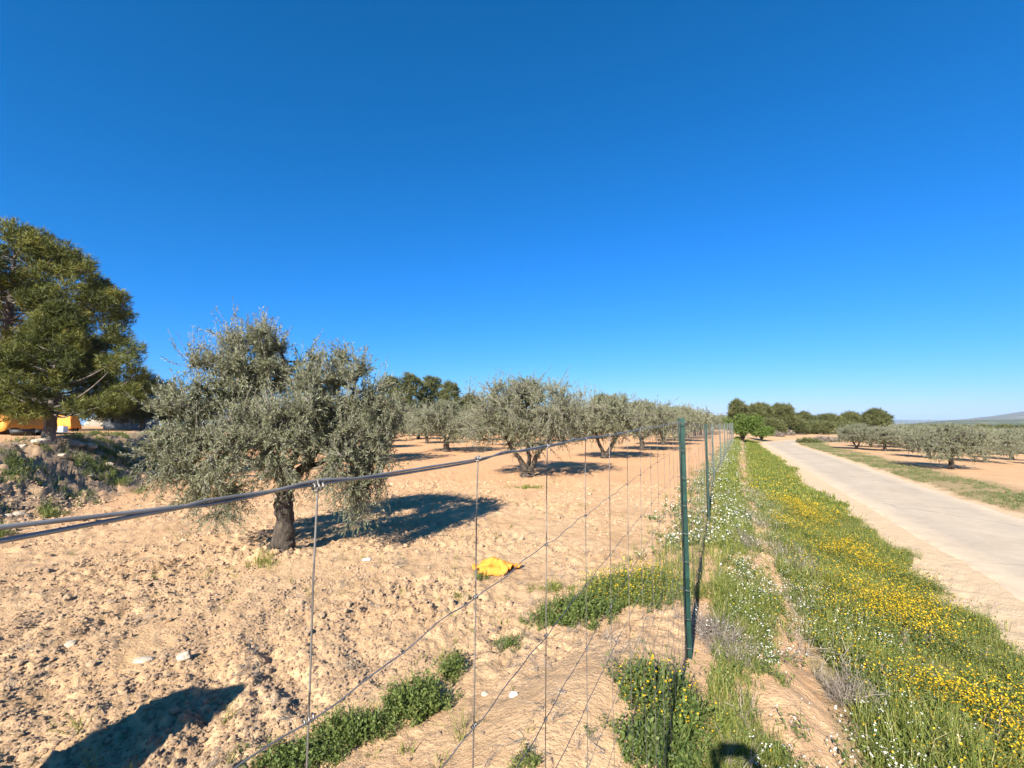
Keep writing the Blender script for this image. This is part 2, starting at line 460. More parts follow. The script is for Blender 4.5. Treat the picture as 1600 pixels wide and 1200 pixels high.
M_stone = plain("pale_stone", (.42, .34, .245), .9, .22, 5.0, bmp=.012)
M_white_stone = plain("white_stone", (.60, .56, .49), .8, .08, 5.0, bmp=.006)
M_post = plain("green_painted_steel", (.013, .048, .038), .35, .35, 14.0, .15)
M_post_old = plain("weathered_green_steel", (.07, .10, .085), .6, .4, 14.0, .1)
M_wire = plain("galvanised_wire", (.26, .245, .225), .5, .3, 40.0, .6)
M_wire_top = plain("dull_galvanised_wire", (.25, .24, .22), .42, .3, 30.0, .35)
M_hill = leaf_mat("hill", [(0, (.1, .1, .06)), (1, (.1, .1, .06))], trans=0)

# ------------------------------------------------------------------ ground sheet
def build_ground():
    front = np.linspace(-rad(57), rad(57), 600); back = np.linspace(rad(57), 2 * math.pi - rad(57), 84)[1:-1]
    A = np.concatenate([front, back]); na = len(A)
    R = [.5]
    while R[-1] < 9500:
        r = R[-1]
        k = .0085 if r < 16 else (.02 if r < 110 else .07)
        R.append(r + max(.026, r * k))
    R = np.array(R); nr = len(R)
    X = (R[:, None] * np.sin(A)[None]).ravel(); Y = (R[:, None] * np.cos(A)[None]).ravel()
    X = np.append(X, 0); Y = np.append(Y, 0)
    Z, w, dc, bd, bankm, d, dl = ground_z(X, Y, True, True)
    i = (np.arange(nr - 1) * na)[:, None]; k = np.arange(na)[None]; k2 = (k + 1) % na
    Q = np.stack([i + k, i + na + k, i + na + k2, i + k2], -1).reshape(-1, 4)
    c = nr * na; T = np.stack([np.full(na, c), np.arange(na), (np.arange(na) + 1) % na], -1)
    r = np.hypot(X, Y)
    rag = .35 * noise2(X * 1.3, Y * 1.3, 41) + .25 * noise2(X * .3, Y * .3, 42)
    sand = np.where(dc < 0, 1 - sstep(.75, 1.05, dl + rag), 1 - sstep(.15, .5, d + rag))
    veg = np.where((dc < 0) & (w > .9), sstep(.6, 1.1, dl + rag) * sstep(.7, 1.2, w + rag), 0) * (1 - sstep(55, 70, Y))
    veg = np.maximum(veg, np.where(dc > 0, sstep(.2, .6, d + rag) * (1 - sstep(2.2, 3.6, d + rag * 1.5)), 0) * .8)
    red = np.where(w < 0, .12 + .88 * sstep(6, 22, r), np.where(dc > 0, .5, .35))
    far = sstep(115, 190, r + 30 * noise2(X * .02, Y * .02, 44))
    mesh_kw = dict(attrs=dict(sand=sand, veg=veg, red=red, bank=bankm, far=far))
    o = mesh_np("ground", np.stack([X, Y, Z], 1), T, M_ground, Q=Q, smooth=True, **mesh_kw)
    tag(o, kind="structure")
build_ground()

def build_road():
    P = _smooth_poly(_cl, 10); D = np.gradient(P, axis=0); D /= np.linalg.norm(D, axis=1)[:, None]
    N = np.stack([D[:, 1], -D[:, 0]], 1)
    offs = np.array([-1.65, -1.5, -1.3, -.9, -.4, 0, .4, .9, 1.3, 1.5, 1.65]); n = len(offs)
    V = []; E = []; TR = []
    for i, p in enumerate(P):
        wob = .10 * math.sin(i * 1.3) + .06 * math.sin(i * 2.9)
        for o in offs:
            oo = o + (wob if abs(o) > 1.6 else 0) * (1 if o > 0 else -1) * .7
            q = p + N[i] * oo
            zz = ROAD_Z + .035 * (1 - (o / 1.65) ** 2) - (.05 if abs(o) > 1.6 else 0)
            V.append((q[0], q[1], zz)); E.append(max(0, (abs(o) - .9) / .75) ** 1.5); TR.append(math.exp(-((abs(o) - .75) / .3) ** 2))
    Q = [(i * n + k, i * n + k + 1, (i + 1) * n + k + 1, (i + 1) * n + k) for i in range(len(P) - 1) for k in range(n - 1)]
    o = mesh_np("road", V, None, M_road, Q=Q, smooth=True, attrs=dict(edge=E, wear=TR)); tag(o, kind="structure")
build_road()

# ------------------------------------------------------------------ hills on the skyline
def build_hill(name, Y, pts, depth, mat, seed):
    """a long hill whose crest follows the skyline pixels pts at distance Y"""
    px = np.linspace(pts[0][0], pts[-1][0], 160); py = np.interp(px, [p[0] for p in pts], [p[1] for p in pts])
    crest = [at(a, b, Y) for a, b in zip(px, py)]
    rows = 26; V = []
    for j in range(rows):
        s = j / (rows - 1)
        prof = math.sin(math.pi * s) ** 1.1
        for i, c in enumerate(crest):
            base = -.004 * Y - 12
            n = float(noise2(i * .13 + 3, j * .35, seed)) * .5 + float(noise2(i * .4, j * .9, seed + 1)) * .25
            h = (c.z - base) * (prof * (1 + n * .35 * (1 - prof)))
            sc = (Y + (s - .5) * depth) / Y
            V.append((c.x * sc, c.y * sc, base + h))
    n = len(crest)
    Q = [(j * n + i, j * n + i + 1, (j + 1) * n + i + 1, (j + 1) * n + i) for j in range(rows - 1) for i in range(n - 1)]
    o = mesh_np(name, V, None, mat, Q=Q, smooth=True); tag(o, kind="structure"); return o
def hill_mat(name, stops, scale):
    m, nt, b, out = new_mat(name)
    nt.links.new(ramp(nt, tex_noise(nt, scale, 8, .72), stops), b.inputs['Base Color']); b.inputs['Roughness'].default_value = 1
    bump(nt, b, tex_noise(nt, scale * 3, 5), 12.0); return m
M_hillnear = hill_mat("wooded_hill", [(.35, (.05, .065, .03)), (.6, (.11, .115, .06)), (.75, (.24, .19, .12))], .012)
M_hillfar = hill_mat("scrub_hill", [(.35, (.07, .08, .05)), (.55, (.15, .14, .10)), (.72, (.30, .25, .19))], .006)
build_hill("hill_far", 9000, [(1300, 664), (1360, 659), (1400, 655.5), (1440, 656.5), (1500, 656), (1600, 652), (1900, 645)], 3000, M_hillfar, 61)
build_hill("hill_mountain", 4200, [(1410, 664), (1460, 658.5), (1510, 654.5), (1555, 649.5), (1600, 643), (1680, 640), (1800, 641), (2000, 645)], 2600, M_hillfar, 71)
build_hill("hill_ridge", 1500, [(1360, 668), (1405, 663.5), (1445, 660), (1480, 657), (1530, 656), (1600, 655.5), (1700, 655), (1900, 655)], 900, M_hillnear, 81)
build_hill("hill_wooded", 700, [(900, 668), (1010, 661), (1080, 654), (1105, 650), (1145, 648), (1200, 652), (1300, 660), (1400, 668)], 320, M_hillnear, 91)

# ------------------------------------------------------------------ trees
def unit(v): return v / (np.linalg.norm(v, axis=-1, keepdims=True) + 1e-9)
def bez(a, b, c, n):
    t = np.linspace(0, 1, n)[:, None]; return (1 - t) ** 2 * a + 2 * t * (1 - t) * b + t * t * c

def leaves_at(P, D, N, L, Wd, rng, droop=0.0):
    """diamond leaves with a little fold: P base points, D pointing direction, L length"""
    S = unit(np.cross(D, N)); N2 = np.cross(S, D)
    m = len(P); L = L[:, None]; Wd = Wd[:, None]
    b = P; l = P + D * L * .45 - S * Wd * .5 + N2 * Wd * .12; r = P + D * L * .45 + S * Wd * .5 + N2 * Wd * .12
    t = P + D * L - np.array([0, 0, 1]) * L * droop
    V = np.stack([b, r, t, l], 1).reshape(-1, 3); i = np.arange(m)[:, None] * 4
    T = np.concatenate([i + np.array([[0, 1, 2]]), i + np.array([[0, 2, 3]])], 1).reshape(-1, 3)
    return V, T

def make_olive(name, lobes, limbs, trunk, seed, twigs, per, leaf, tw_r=.004, twig_len=.55, loc=(0, 0, 0), rz=0.0, trunk_sides=10):
    rng = np.random.default_rng(seed)
    root = empty(name, loc, rz)
    tb = Tubes()
    # gnarled trunk
    P = np.array(trunk[0], float); R = np.array(trunk[1], float)
    tt = np.linspace(0, len(P) - 1, len(P) * 5); Pi = np.stack([np.interp(tt, np.arange(len(P)), P[:, k]) for k in range(3)], 1)
    Ri = np.interp(tt, np.arange(len(P)), R)
    Pi[:, :2] += (rng.random((len(tt), 2)) - .5) * .03
    tb.add(Pi, Ri, trunk_sides, .18, rng)
    att = []
    for lp, r0, r1 in limbs:
        lp = np.array(lp, float); n = 14
        t2 = np.linspace(0, len(lp) - 1, n); Lp = np.stack([np.interp(t2, np.arange(len(lp)), lp[:, k]) for k in range(3)], 1)
        Lp[1:, :] += (rng.random((n - 1, 3)) - .5) * .07
        tb.add(Lp, np.linspace(r0, r1, n), 7, .15, rng); att.append(Lp[4:])
    limbpts = np.concatenate(att)
    wts = np.array([l[2] for l in lobes], float); wts /= wts.sum()
    # secondary branches
    sec = []
    for li, (c, rr, wt) in enumerate(lobes):
        for k in range(max(3, int(11 * wt))):
            d = unit(rng.normal(size=3)); tip = np.array(c) + d * np.array(rr) * .8
            j = np.argmin(np.linalg.norm(limbpts - tip, axis=1) + rng.random(len(limbpts)) * .4); a = limbpts[j]
            mid = (a + tip) / 2 + np.array([0, 0, .12]) + rng.normal(size=3) * .08
            B = bez(a, mid, tip, 8); tb.add(B, np.linspace(.020, .006, 8), 5); sec.append(B[2:])
    att_all = np.concatenate([limbpts] + sec)
    V, Q = tb.arrays()
    mesh_np("trunk", V, None, M_olive_bark, root, Q=Q, smooth=True)
    # leafy twigs
    which = rng.choice(len(lobes), twigs, p=wts)
    C = np.array([l[0] for l in lobes])[which]; RR = np.array([l[1] for l in lobes])[which]
    d = unit(rng.normal(size=(twigs, 3))); rad_f = rng.random(twigs) ** .42
    tipP = C + d * RR * (rad_f * (1 + .20 * rng.normal(size=twigs)))[:, None]
    tipP[:, 2] = np.maximum(tipP[:, 2], .28)
    tt_ = Tubes(); LP, LD, LN, RN = [], [], [], []
    for i in range(twigs):
        tip = tipP[i]; j = np.argmin(((att_all - tip) ** 2).sum(1)); a = att_all[j]
        v = tip - a; dist = np.linalg.norm(v)
        st = tip - v * min(1, twig_len / max(dist, 1e-3)) if dist > twig_len else a
        mid = (st + tip) / 2 + np.array([0, 0, .10]) * dist * .4 + rng.normal(size=3) * .05
        end = tip + np.array([0, 0, (.10 + .16 * rng.random() ** 3) if tip[2] > C[i][2] else -.12])
        B = bez(st, mid, end, 5)
        tt_.add(B[::2], np.linspace(tw_r * 1.3, tw_r * .45, 3), 3)
        s = np.clip(.12 + .9 * rng.random(per), 0, 1) * 4; k = np.minimum(s.astype(int), 3); f = (s - k)[:, None]
        base = B[k] * (1 - f) + B[k + 1] * f
        ax = unit(B[k + 1] - B[k]); side = unit(np.cross(ax, rng.normal(size=(per, 3))))
        LP.append(base); LD.append(unit(ax * .75 + side * (.5 + .5 * rng.random((per, 1))) + np.array([0, 0, .10]))); LN.append(unit(rng.normal(size=(per, 3)) + np.array([0, 0, .8])))
        RN.append(np.clip(rng.random(per) * .75 + .25 * rng.random(), 0, 1))
    LP, LD, LN, RN = map(np.concatenate, (LP, LD, LN, RN)); m = len(LP)
    L = leaf[0] * (.7 + .6 * rng.random(m)); V1, T1 = leaves_at(LP, LD, LN, L, leaf[1] * (.8 + .4 * rng.random(m)), rng, .06)
    V, Q = tt_.arrays()
    crown = mesh_np("crown", V1, T1, M_olive, root, rnd=np.repeat(RN, 4))
    mesh_np("twigs", V, None, M_olive_twig, crown, Q=Q)
    crown["kind"] = "stuff"
    return root

def copy_tree(o, parent=None):
    c = o.copy(); link(c); c.parent = parent
    for ch in o.children:
        k = ch.copy(); link(k); k.parent = c
        for g in ch.children:
            q = g.copy(); link(q); q.parent = k
    return c

# nearest olive: two tall lobes with a notch between them and skirts hanging on both sides
base1 = Vector((-3.53, 7.27, 0)); base1.z = gz1(base1.x, base1.y) - .02
K = 7.27 / F_PX
def L1(px, py, dy, rx, rz_, ry, wt):
    p = at(px, py, 7.27 + dy); return ((p.x - base1.x, dy, p.z - base1.z), (rx * K, ry, rz_ * K), wt)
lobes1 = [L1(372, 590, .3, 78, 78, .85, 1.5), L1(405, 555, .0, 46, 52, .6, .7), L1(520, 612, .2, 74, 74, .8, 1.35), L1(300, 655, -.1, 62, 58, .75, .95),
          L1(292, 728, -.2, 62, 62, .7, .75), L1(375, 705, -.6, 75, 58, .6, .8), L1(455, 660, -.5, 66, 52, .5, .75), L1(565, 690, .1, 58, 66, .7, .9),
          L1(565, 768, .0, 44, 60, .5, .30), L1(505, 735, -.4, 60, 45, .45, .35), L1(440, 640, .9, 130, 80, .6, .9), L1(355, 790, -.2, 60, 32, .5, .22), L1(600, 640, .3, 36, 46, .5, .3)]
limbs1 = [([(0.02, 0, .95), (-.25, -.05, 1.35), (-.55, .1, 1.9), (-.85, .2, 2.6)], .085, .02), ([(0.02, 0, .95), (.12, .05, 1.5), (.05, .1, 2.2), (-.1, .1, 2.9)], .075, .02),
          ([(.05, 0, .98), (.42, -.05, 1.35), (.8, .1, 1.95), (1.0, .15, 2.6)], .08, .02), ([(-.1, 0, 1.2), (-.6, -.2, 1.45), (-1.2, -.2, 1.7), (-1.75, -.2, 1.6)], .05, .012),
          ([(.3, 0, 1.2), (.8, -.15, 1.4), (1.25, 0, 1.55), (1.5, 0, 1.3)], .045, .012), ([(0, -.05, 1.0), (.0, -.35, 1.4), (-.1, -.6, 1.8)], .05, .015)]
trunk1 = ([(-.01, 0, -.1), (0, 0, .1), (.02, 0, .4), (.0, 0, .75), (.03, 0, 1.05)], [.22, .165, .128, .135, .11])
o = make_olive("olive_tree", lobes1, limbs1, trunk1, 11, 8000, 22, (.054, .0128), .0034, .5, base1, 0, 14)
tag(o, "large nearest olive tree with dark gnarled trunk and two-lobed grey-green crown", "olive tree")

# second olive: broad single dome over three splayed stems
def dome(seed, w, h, bottom, n, rng=None):
    r = np.random.default_rng(seed); out = []
    zc = (h + bottom) / 2
    out.append(((0, 0, zc), (w * .36, w * .36, (h - bottom) * .42), 1.6))
    for k in range(n):
        a = 2 * math.pi * (k + .6 * r.random()) / n; q = w * (.26 + .09 * r.random())
        zz = zc + (r.random() - .45) * (h - bottom) * .34
        s = w * (.17 + .07 * r.random())
        out.append(((q * math.cos(a), q * math.sin(a), zz), (s, s, min(s * 1.1, (h - bottom) * .34)), .75))
    for k in range(max(3, n // 2)):
        a = 6.28 * r.random(); q = w * .17 * r.random()
        out.append(((q * math.cos(a), q * math.sin(a), h - .42 - .25 * r.random()), (w * .15, w * .15, .45), .5))
    return out
def fork_limbs(seed, w, h, n=3, z0=.55, r0=.09):
    r = np.random.default_rng(seed); out = []
    for k in range(n):
        a = 2 * math.pi * (k + .5 * r.random()) / n + .4; c, s = math.cos(a), math.sin(a)
        out.append(([(0, 0, z0), (c * w * .08, s * w * .08, z0 + .5), (c * w * .17, s * w * .17, z0 + 1.1), (c * w * .28, s * w * .28, h * .72)], r0, .02))
    return out
b2 = hit(825, 744)
o = make_olive("olive_tree", dome(21, 5.6, 3.65, .42, 11), [([(-.02, 0, .15), (-.35, 0, .7), (-.75, .1, 1.3), (-1.3, .2, 2.3)], .12, .025), ([(.02, 0, .15), (.3, -.1, .75), (.75, 0, 1.2), (1.4, .1, 2.2)], .12, .025),
               ([(0, 0, .2), (.05, .1, .9), (0, .2, 1.7), (-.1, .1, 2.8)], .10, .02)], ([(0, 0, -.1), (0, 0, .12), (0, 0, .35)], [.30, .24, .19]), 22, 4000, 18, (.075, .020), .006, .6, b2)
tag(o, "broad olive tree splayed into three stems, second in the fence-side row", "olive tree", "orchard olives")
# third, V trunk
b3 = hit(945, 716)
ov = make_olive("olive_tree", dome(31, 5.4, 3.55, .65, 10), [([(-.02, 0, .1), (-.3, 0, .8), (-.5, .1, 1.5), (-.9, .2, 2.4)], .13, .025), ([(.05, 0, .1), (.45, -.1, .8), (.75, 0, 1.4), (1.2, .1, 2.3)], .13, .025)],
               ([(0, 0, -.1), (0, 0, .1), (.02, 0, .25)], [.26, .2, .17]), 32, 2800, 16, (.10, .030), .007, .6, b3)
tag(ov, "olive tree with a V-shaped trunk, third in the fence-side row", "olive tree", "orchard olives")
# two stock olives for the other orchard trees, and a coarser pair for the distance
protoA = make_olive("olive_tree", dome(41, 5.7, 3.55, .5, 10), fork_limbs(42, 4.4, 3.4, 3, .7), ([(0, 0, -.1), (.03, 0, .3), (0, 0, .75)], [.24, .17, .13]), 43, 2600, 14, (.11, .032), .008, .6)
protoB = make_olive("olive_tree", dome(51, 6.0, 3.45, .45, 11), fork_limbs(52, 4.9, 3.3, 4, .8), ([(0, 0, -.1), (.04, 0, .35), (.02, .03, .85)], [.27, .2, .16]), 53, 2800, 14, (.11, .032), .008, .6)
protoC = make_olive("olive_tree", dome(61, 5.9, 3.45, .5, 9), fork_limbs(62, 4.6, 3.3, 3, .8), ([(0, 0, -.1), (0, 0, .8)], [.24, .15]), 63, 1300, 11, (.19, .062), .012, .7, trunk_sides=6)
used = set(); rr = random.Random(5)
def place_olive(proto, p, rz, s, label, group):
    if proto.name in used: o = copy_tree(proto)
    else: o = proto; used.add(proto.name)
    o.location = (p[0], p[1], gz1(p[0], p[1]) - .03); o.rotation_euler = (0, 0, rz); o.scale = (s * rr.uniform(.88, 1.12), s * rr.uniform(.88, 1.12), s * rr.uniform(.91, 1.08))
    tag(o, label, "olive tree", group); return o
b4 = hit(1003, 704)
place_olive(protoA, b4, .4, .98, "fourth olive tree from the camera in the fence-side row", "orchard olives")
bR2 = hit(698, 706)
place_olive(protoB, bR2, 2.0, .95, "olive tree standing between the two nearest olives, one row farther back", "orchard olives")
placed = [Vector((base1.x, base1.y, 0)), b2, b3, b4, bR2]
stepv = Vector((4.15, 8.1, 0)); nv = Vector((-7.6, 3.9, 0))
far_left = []; row_of = {}; in_row = {1: 4, 2: 1}
ORD = 'first second third fourth fifth sixth seventh eighth ninth tenth eleventh twelfth thirteenth fourteenth fifteenth sixteenth seventeenth'.split()
for k in range(5, 13):
    far_left.append(Vector((b4.x, b4.y, 0)) + stepv * (k - 4))
for j in range(1, 6):
    o0 = Vector((bR2.x, bR2.y, 0)) + nv * (j - 1)
    for k in range(-2, 9):
        if j == 1 and k == 0: continue
        row_of[len(far_left)] = j + 1
        far_left.append(o0 + stepv * k + Vector((rr.uniform(-.5, .5), rr.uniform(-.5, .5), 0)))
cnt = 0
for fi, p in enumerate(far_left):
    if p.y < 20 or p.length > 112: continue
    if p.x < -.62 * p.y: continue
    if float(bank_d(np.array([p.x]), np.array([p.y]))[0]) > -2: continue
    if min((Vector((q.x, q.y, 0)) - p).length for q in placed) < 5: continue
    if p.x > float(fence_x(p.y)) - 3: continue
    placed.append(p)
    d = p.length; row = row_of.get(fi, 1); in_row[row] = in_row.get(row, 0) + 1
    lab = '%s olive from the near end of the %s row counted from the fence' % (ORD[in_row[row] - 1], ORD[row - 1])
    pr = (protoA if rr.random() < .5 else protoB) if d < 48 else protoC
    place_olive(pr, p, rr.uniform(0, 6.28), rr.uniform(.9, 1.06), lab, "olives in the back rows of the fenced orchard"); cnt += 1

# orchard across the road
right = [((1487, 733), 1.0, "thick-trunked olive tree standing nearest the road in the right-hand orchard"), ((1338, 702), .95, "V-trunked olive at the left end of the right-hand orchard"),
         ((1383, 705), .9, "olive tree second from the left end of the right-hand orchard"), ((1427, 706), .95, "olive tree third from the left end of the right-hand orchard"),
         ((1452, 716), .95, "olive tree just behind left of the thick-trunked roadside olive"), ((1539, 723), .95, "olive tree just right of the thick-trunked roadside olive"),
         ((1581, 719), 1.05, "darkest olive tree at the right edge of the photograph")]
placedR = []
for i, ((px, py), s, lb) in enumerate(right):
    p = hit(px, py); placedR.append(Vector((p.x, p.y, 0)))
    if i == 1: q = copy_tree(ov); q.location = p; q.rotation_euler = (0, 0, .2); q.scale = (s * .70,) * 3; tag(q, lb, "olive tree", "olives across the road")
    else: place_olive(protoA if i % 2 else protoB, p, rr.uniform(0, 6.28), s * .69, lb, "olives across the road")
back = [(1360, 699), (1405, 700), (1445, 702), (1470, 706), (1500, 708), (1525, 710), (1560, 711), (1597, 709), (1480, 699), (1515, 700), (1550, 701), (1585, 701), (1425, 696), (1460, 695), (1495, 695), (1530, 695), (1570, 695), (1605, 700), (1640, 712), (1660, 730), (1390, 695), (1610, 694)]
backp = []
for px, py in sorted(back):
    p = hit(px, py)
    if min((q - Vector((p.x, p.y, 0))).length for q in placedR) < 3.4: continue
    placedR.append(Vector((p.x, p.y, 0))); backp.append(p)
for bi, p in enumerate(backp):
    place_olive(protoC if p.length > 48 else (protoA if bi % 2 else protoB), p, rr.uniform(0, 6.28), rr.uniform(.62, .72), '%s from the left among the back-row olives across the road' % ORD[bi], "olives in the back rows across the road")
o0 = placedR[0]
for j in range(0, 0):
    for k in range(-3, 12):
        p = o0 + Vector((4.3, 7.6, 0)) * k + Vector((7.4, -4.0, 0)) * j + Vector((rr.uniform(-.7, .7), rr.uniform(-.7, .7), 0))
        if p.y < 14 or p.x / p.y > 1.25 or p.length > 125: continue
        if float(road_dist(np.array([p.x]), np.array([p.y]))[0]) < 9: continue
        if min((q - p).length for q in placedR) < 5.2: continue
        placedR.append(p)
        place_olive(protoC if p.length > 50 else (protoA if rr.random() < .5 else protoB), p, rr.uniform(0, 6.28), rr.uniform(.82, 1.0),
                    "olive tree in the back rows of the orchard across the road", "olives in the back rows across the road")

# ---- pines
def tuft_cloud(C, D, n_needle, L, W, rng):
    """needle sprays: for every tuft centre C with axis D, n thin triangles"""
    m = len(C); c = np.repeat(C, n_needle, 0); ax = np.repeat(D, n_needle, 0)
    d = unit(ax * (.35 + .5 * rng.random((len(c), 1))) + unit(rng.normal(size=c.shape)) * .85)
    s = unit(np.cross(d, rng.normal(size=c.shape))) * (W * (.7 + .6 * rng.random((len(c), 1))))
    l = L * (.65 + .6 * rng.random((len(c), 1)))
    off = ax * (rng.random((len(c), 1)) - .5) * L * .9
    V = np.stack([c + off - s * .5, c + off + s * .5, c + off + d * l], 1).reshape(-1, 3)
    return V, np.arange(len(V)).reshape(-1, 3)
def make_pine(name, clumps, trunk, seed, tufts, needles, L, W, mat, loc, limbs=True, trunk_col=None, up=.5, flat=.7):
    """clumps: (centre, radius); every clump is a cushion of needle tufts on its own branch"""
    rng = np.random.default_rng(seed); root = empty(name, loc)
    tb = Tubes(); P = np.array(trunk[0], float); R = np.array(trunk[1], float)
    tt = np.linspace(0, len(P) - 1, len(P) * 4); Pi = np.stack([np.interp(tt, np.arange(len(P)), P[:, k]) for k in range(3)], 1)
    tb.add(Pi, np.interp(tt, np.arange(len(P)), R), 10, .10, rng)
    CC, DD, RN = [], [], []
    for c, r in clumps:
        c = np.array(c, float)
        if limbs:
            zt = np.clip(c[2] - .25 * np.linalg.norm(c[:2]) - .2, P[0, 2] + .25 * (P[-1, 2] - P[0, 2]), P[-1, 2]); a = np.array([np.interp(zt, P[:, 2], P[:, 0]), np.interp(zt, P[:, 2], P[:, 1]), zt])
            B = bez(a, (a + c) / 2 + np.array([0, 0, -.12 * np.linalg.norm(c - a)]), c, 7); tb.add(B, np.linspace(.032, .009, 7) * (1 + R[0] * 1.5), 5)
        n = int(tufts * (r / .6) ** 2); d = unit(rng.normal(size=(n, 3)) + np.array([0, 0, .25]))
        p = c + d * r * np.array([1, 1, flat]) * (rng.random((n, 1)) ** .38)
        CC.append(p); DD.append(unit(d * .6 + np.array([0, 0, up]) + unit(c * np.array([1, 1, 0]) + 1e-6) * .3)); RN.append(np.clip(rng.random() * .5 + rng.random(n) * .42, 0, 1) * np.where(rng.random(n) < .04, 1.5, 1))
        for k in range(6):
            q = p[rng.integers(n)]; tb.add(np.stack([c, (c + q) / 2, q]), [.014, .009, .005], 3)
    C, D, RN = map(np.concatenate, (CC, DD, RN))
    V, T = tuft_cloud(C, D, needles, L, W, rng)
    cr = mesh_np("crown", V, T, mat, root, rnd=np.clip(np.repeat(RN, needles * 3), 0, 1)); cr["kind"] = "stuff"
    V, Q = tb.arrays(); mesh_np("trunk", V, None, M_pine_bark, root, Q=Q, smooth=True)
    return root
def clump_shell(seed, n, rx, ry, z0, z1, rmin, rmax, shape='dome'):
    r = np.random.default_rng(seed); out = []
    for i in range(n):
        t = (i + r.random()) / n
        if shape == 'cone': prof = (1 - t) ** .75 * (.75 + .25 * min(1, t * 6))
        elif shape == 'umbrella': prof = math.sqrt(max(0, 1 - t * t)) * 1.0
        else: prof = math.sqrt(max(0, 1 - (2 * t - .75) ** 2 / 1.7))
        a = i * 2.39996 + r.random() * .6; q = prof * (.45 + .55 * r.random() ** .5)
        out.append(((rx * q * math.cos(a), ry * q * math.sin(a), z0 + (z1 - z0) * t), rmin + (rmax - rmin) * r.random() * (1 - .4 * t)))
    return out
# small pine with the visible trunk, on the edge of the terrace
pf = hit(75, 693)
cl = clump_shell(71, 78, 2.2, 1.9, 1.0, 4.4, .26, .46, 'cone') + [((-1.6, -.2, 1.15), .55), ((1.9, 0, 1.2), .5), ((2.3, .3, 1.55), .45), ((-.4, -1.0, 1.0), .5), ((.6, -1.2, .95), .45), ((-2.1, 0, 2.0), .5), ((-2.3, .4, 1.3), .55)] + [(tuple(at(x_, y_, 13.6 + dy_) - pf), r_) for x_, y_, dy_, r_ in [(205, 545, .2, .38), (215, 585, 0, .34), (195, 615, -.3, .40), (160, 632, -.4, .36), (222, 610, .5, .34), (180, 570, -.5, .4), (120, 640, -.8, .34), (20, 600, -.6, .5), (5, 560, -.2, .5)]]
o = make_pine("pine_tree", cl, ([(0, 0, -.1), (.02, 0, .5), (.05, 0, 1.2), (.12, 0, 2.6), (.1, 0, 4.3)], [.20, .16, .14, .09, .02]), 72, 190, 13, .17, .016, M_pine, pf)
tag(o, "smaller bushy pine with bare grey trunk on the bank edge", "pine tree")
# large pine behind it, cut by the left edge of the frame
pb = Vector((-1.12 * 27.0, 27.0, 0)); pb.z = gz1(pb.x, pb.y)
cl = clump_shell(81, 130, 6.2, 5.4, 3.0, 11.2, .6, 1.15, 'dome')
cl += [(tuple(at(x, y, yy) - pb), r) for x, y, yy, r in [(60, 375, 26.5, .95), (100, 395, 26, .9), (128, 425, 26, .85), (180, 462, 26.5, .65), (192, 495, 26.5, .7), (178, 525, 26, .85), (150, 475, 25.5, .85), (110, 455, 25, .9), (198, 562, 26, .8), (20, 365, 26.5, 1.1), (5, 445, 25, 1.1), (60, 475, 24.5, 1.0),
                                                                          (168, 592, 27, 1.1), (120, 562, 27, 1.1), (186, 612, 28, .9), (140, 628, 29, .8), (190, 634, 30, .6)]]
o = make_pine("pine_tree", cl, ([(0, 0, -.1), (.1, 0, 1), (.2, 0, 4), (.3, 0, 8.0), (.3, 0, 10.3)], [.36, .30, .25, .16, .05]), 82, 56, 11, .30, .034, M_pine, pb)
tag(o, "tallest dark pine at the left edge behind the smaller pine", "pine tree")
pd = Vector((-.80 * 34, 34.0, 0)); pd.z = gz1(pd.x, pd.y)
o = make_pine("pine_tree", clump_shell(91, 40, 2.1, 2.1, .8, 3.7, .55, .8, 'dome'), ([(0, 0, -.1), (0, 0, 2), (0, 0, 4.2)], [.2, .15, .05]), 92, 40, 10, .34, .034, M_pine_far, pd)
tag(o, "low dark pine between the tall pine and the nearest olive", "pine tree")
# pines over the olives (left of centre)
def far_pine(px, ytop, Y, wpx, label, group, seed, umb=False, base=None, crown=.75):
    x = (px - 800) / F_PX * Y; zb = gz1(x, Y); top = at(px, ytop, Y).z; h = top - zb; w = wpx / F_PX * Y / 2
    z0 = h * (1 - crown)
    s = max(.5, w * .34)
    cl = clump_shell(seed, 34, w - s * .5, w - s * .5, z0 + s * .4, h - s * .55, s * .75, s * 1.1, 'umbrella' if umb else 'dome')
    k = Y / 60
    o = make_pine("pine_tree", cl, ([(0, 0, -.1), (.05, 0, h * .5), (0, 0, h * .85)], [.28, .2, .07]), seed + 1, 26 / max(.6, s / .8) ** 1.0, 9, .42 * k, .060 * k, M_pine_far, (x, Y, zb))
    return tag(o, label, "pine tree", group)
for i, (px, yt, Y, wp, lb) in enumerate([(612, 588, 82, 44, "pine half hidden behind the nearest olive's right side"), (642, 584, 80, 46, "pine left of the middle in the clump above the olives"), (675, 588, 84, 44, "pine right of the middle in the clump above the olives"),
                                         (704, 596, 80, 40, "rightmost pine of the clump above the olives"), (736, 618, 95, 44, "low distant pine peeking over the olive rows"), (940, 617, 110, 46, "round-topped distant pine above the third olive")]):
    far_pine(px, yt, Y, wp, lb, "pines behind the fenced orchard", 200 + i * 3, umb=(i == 5))
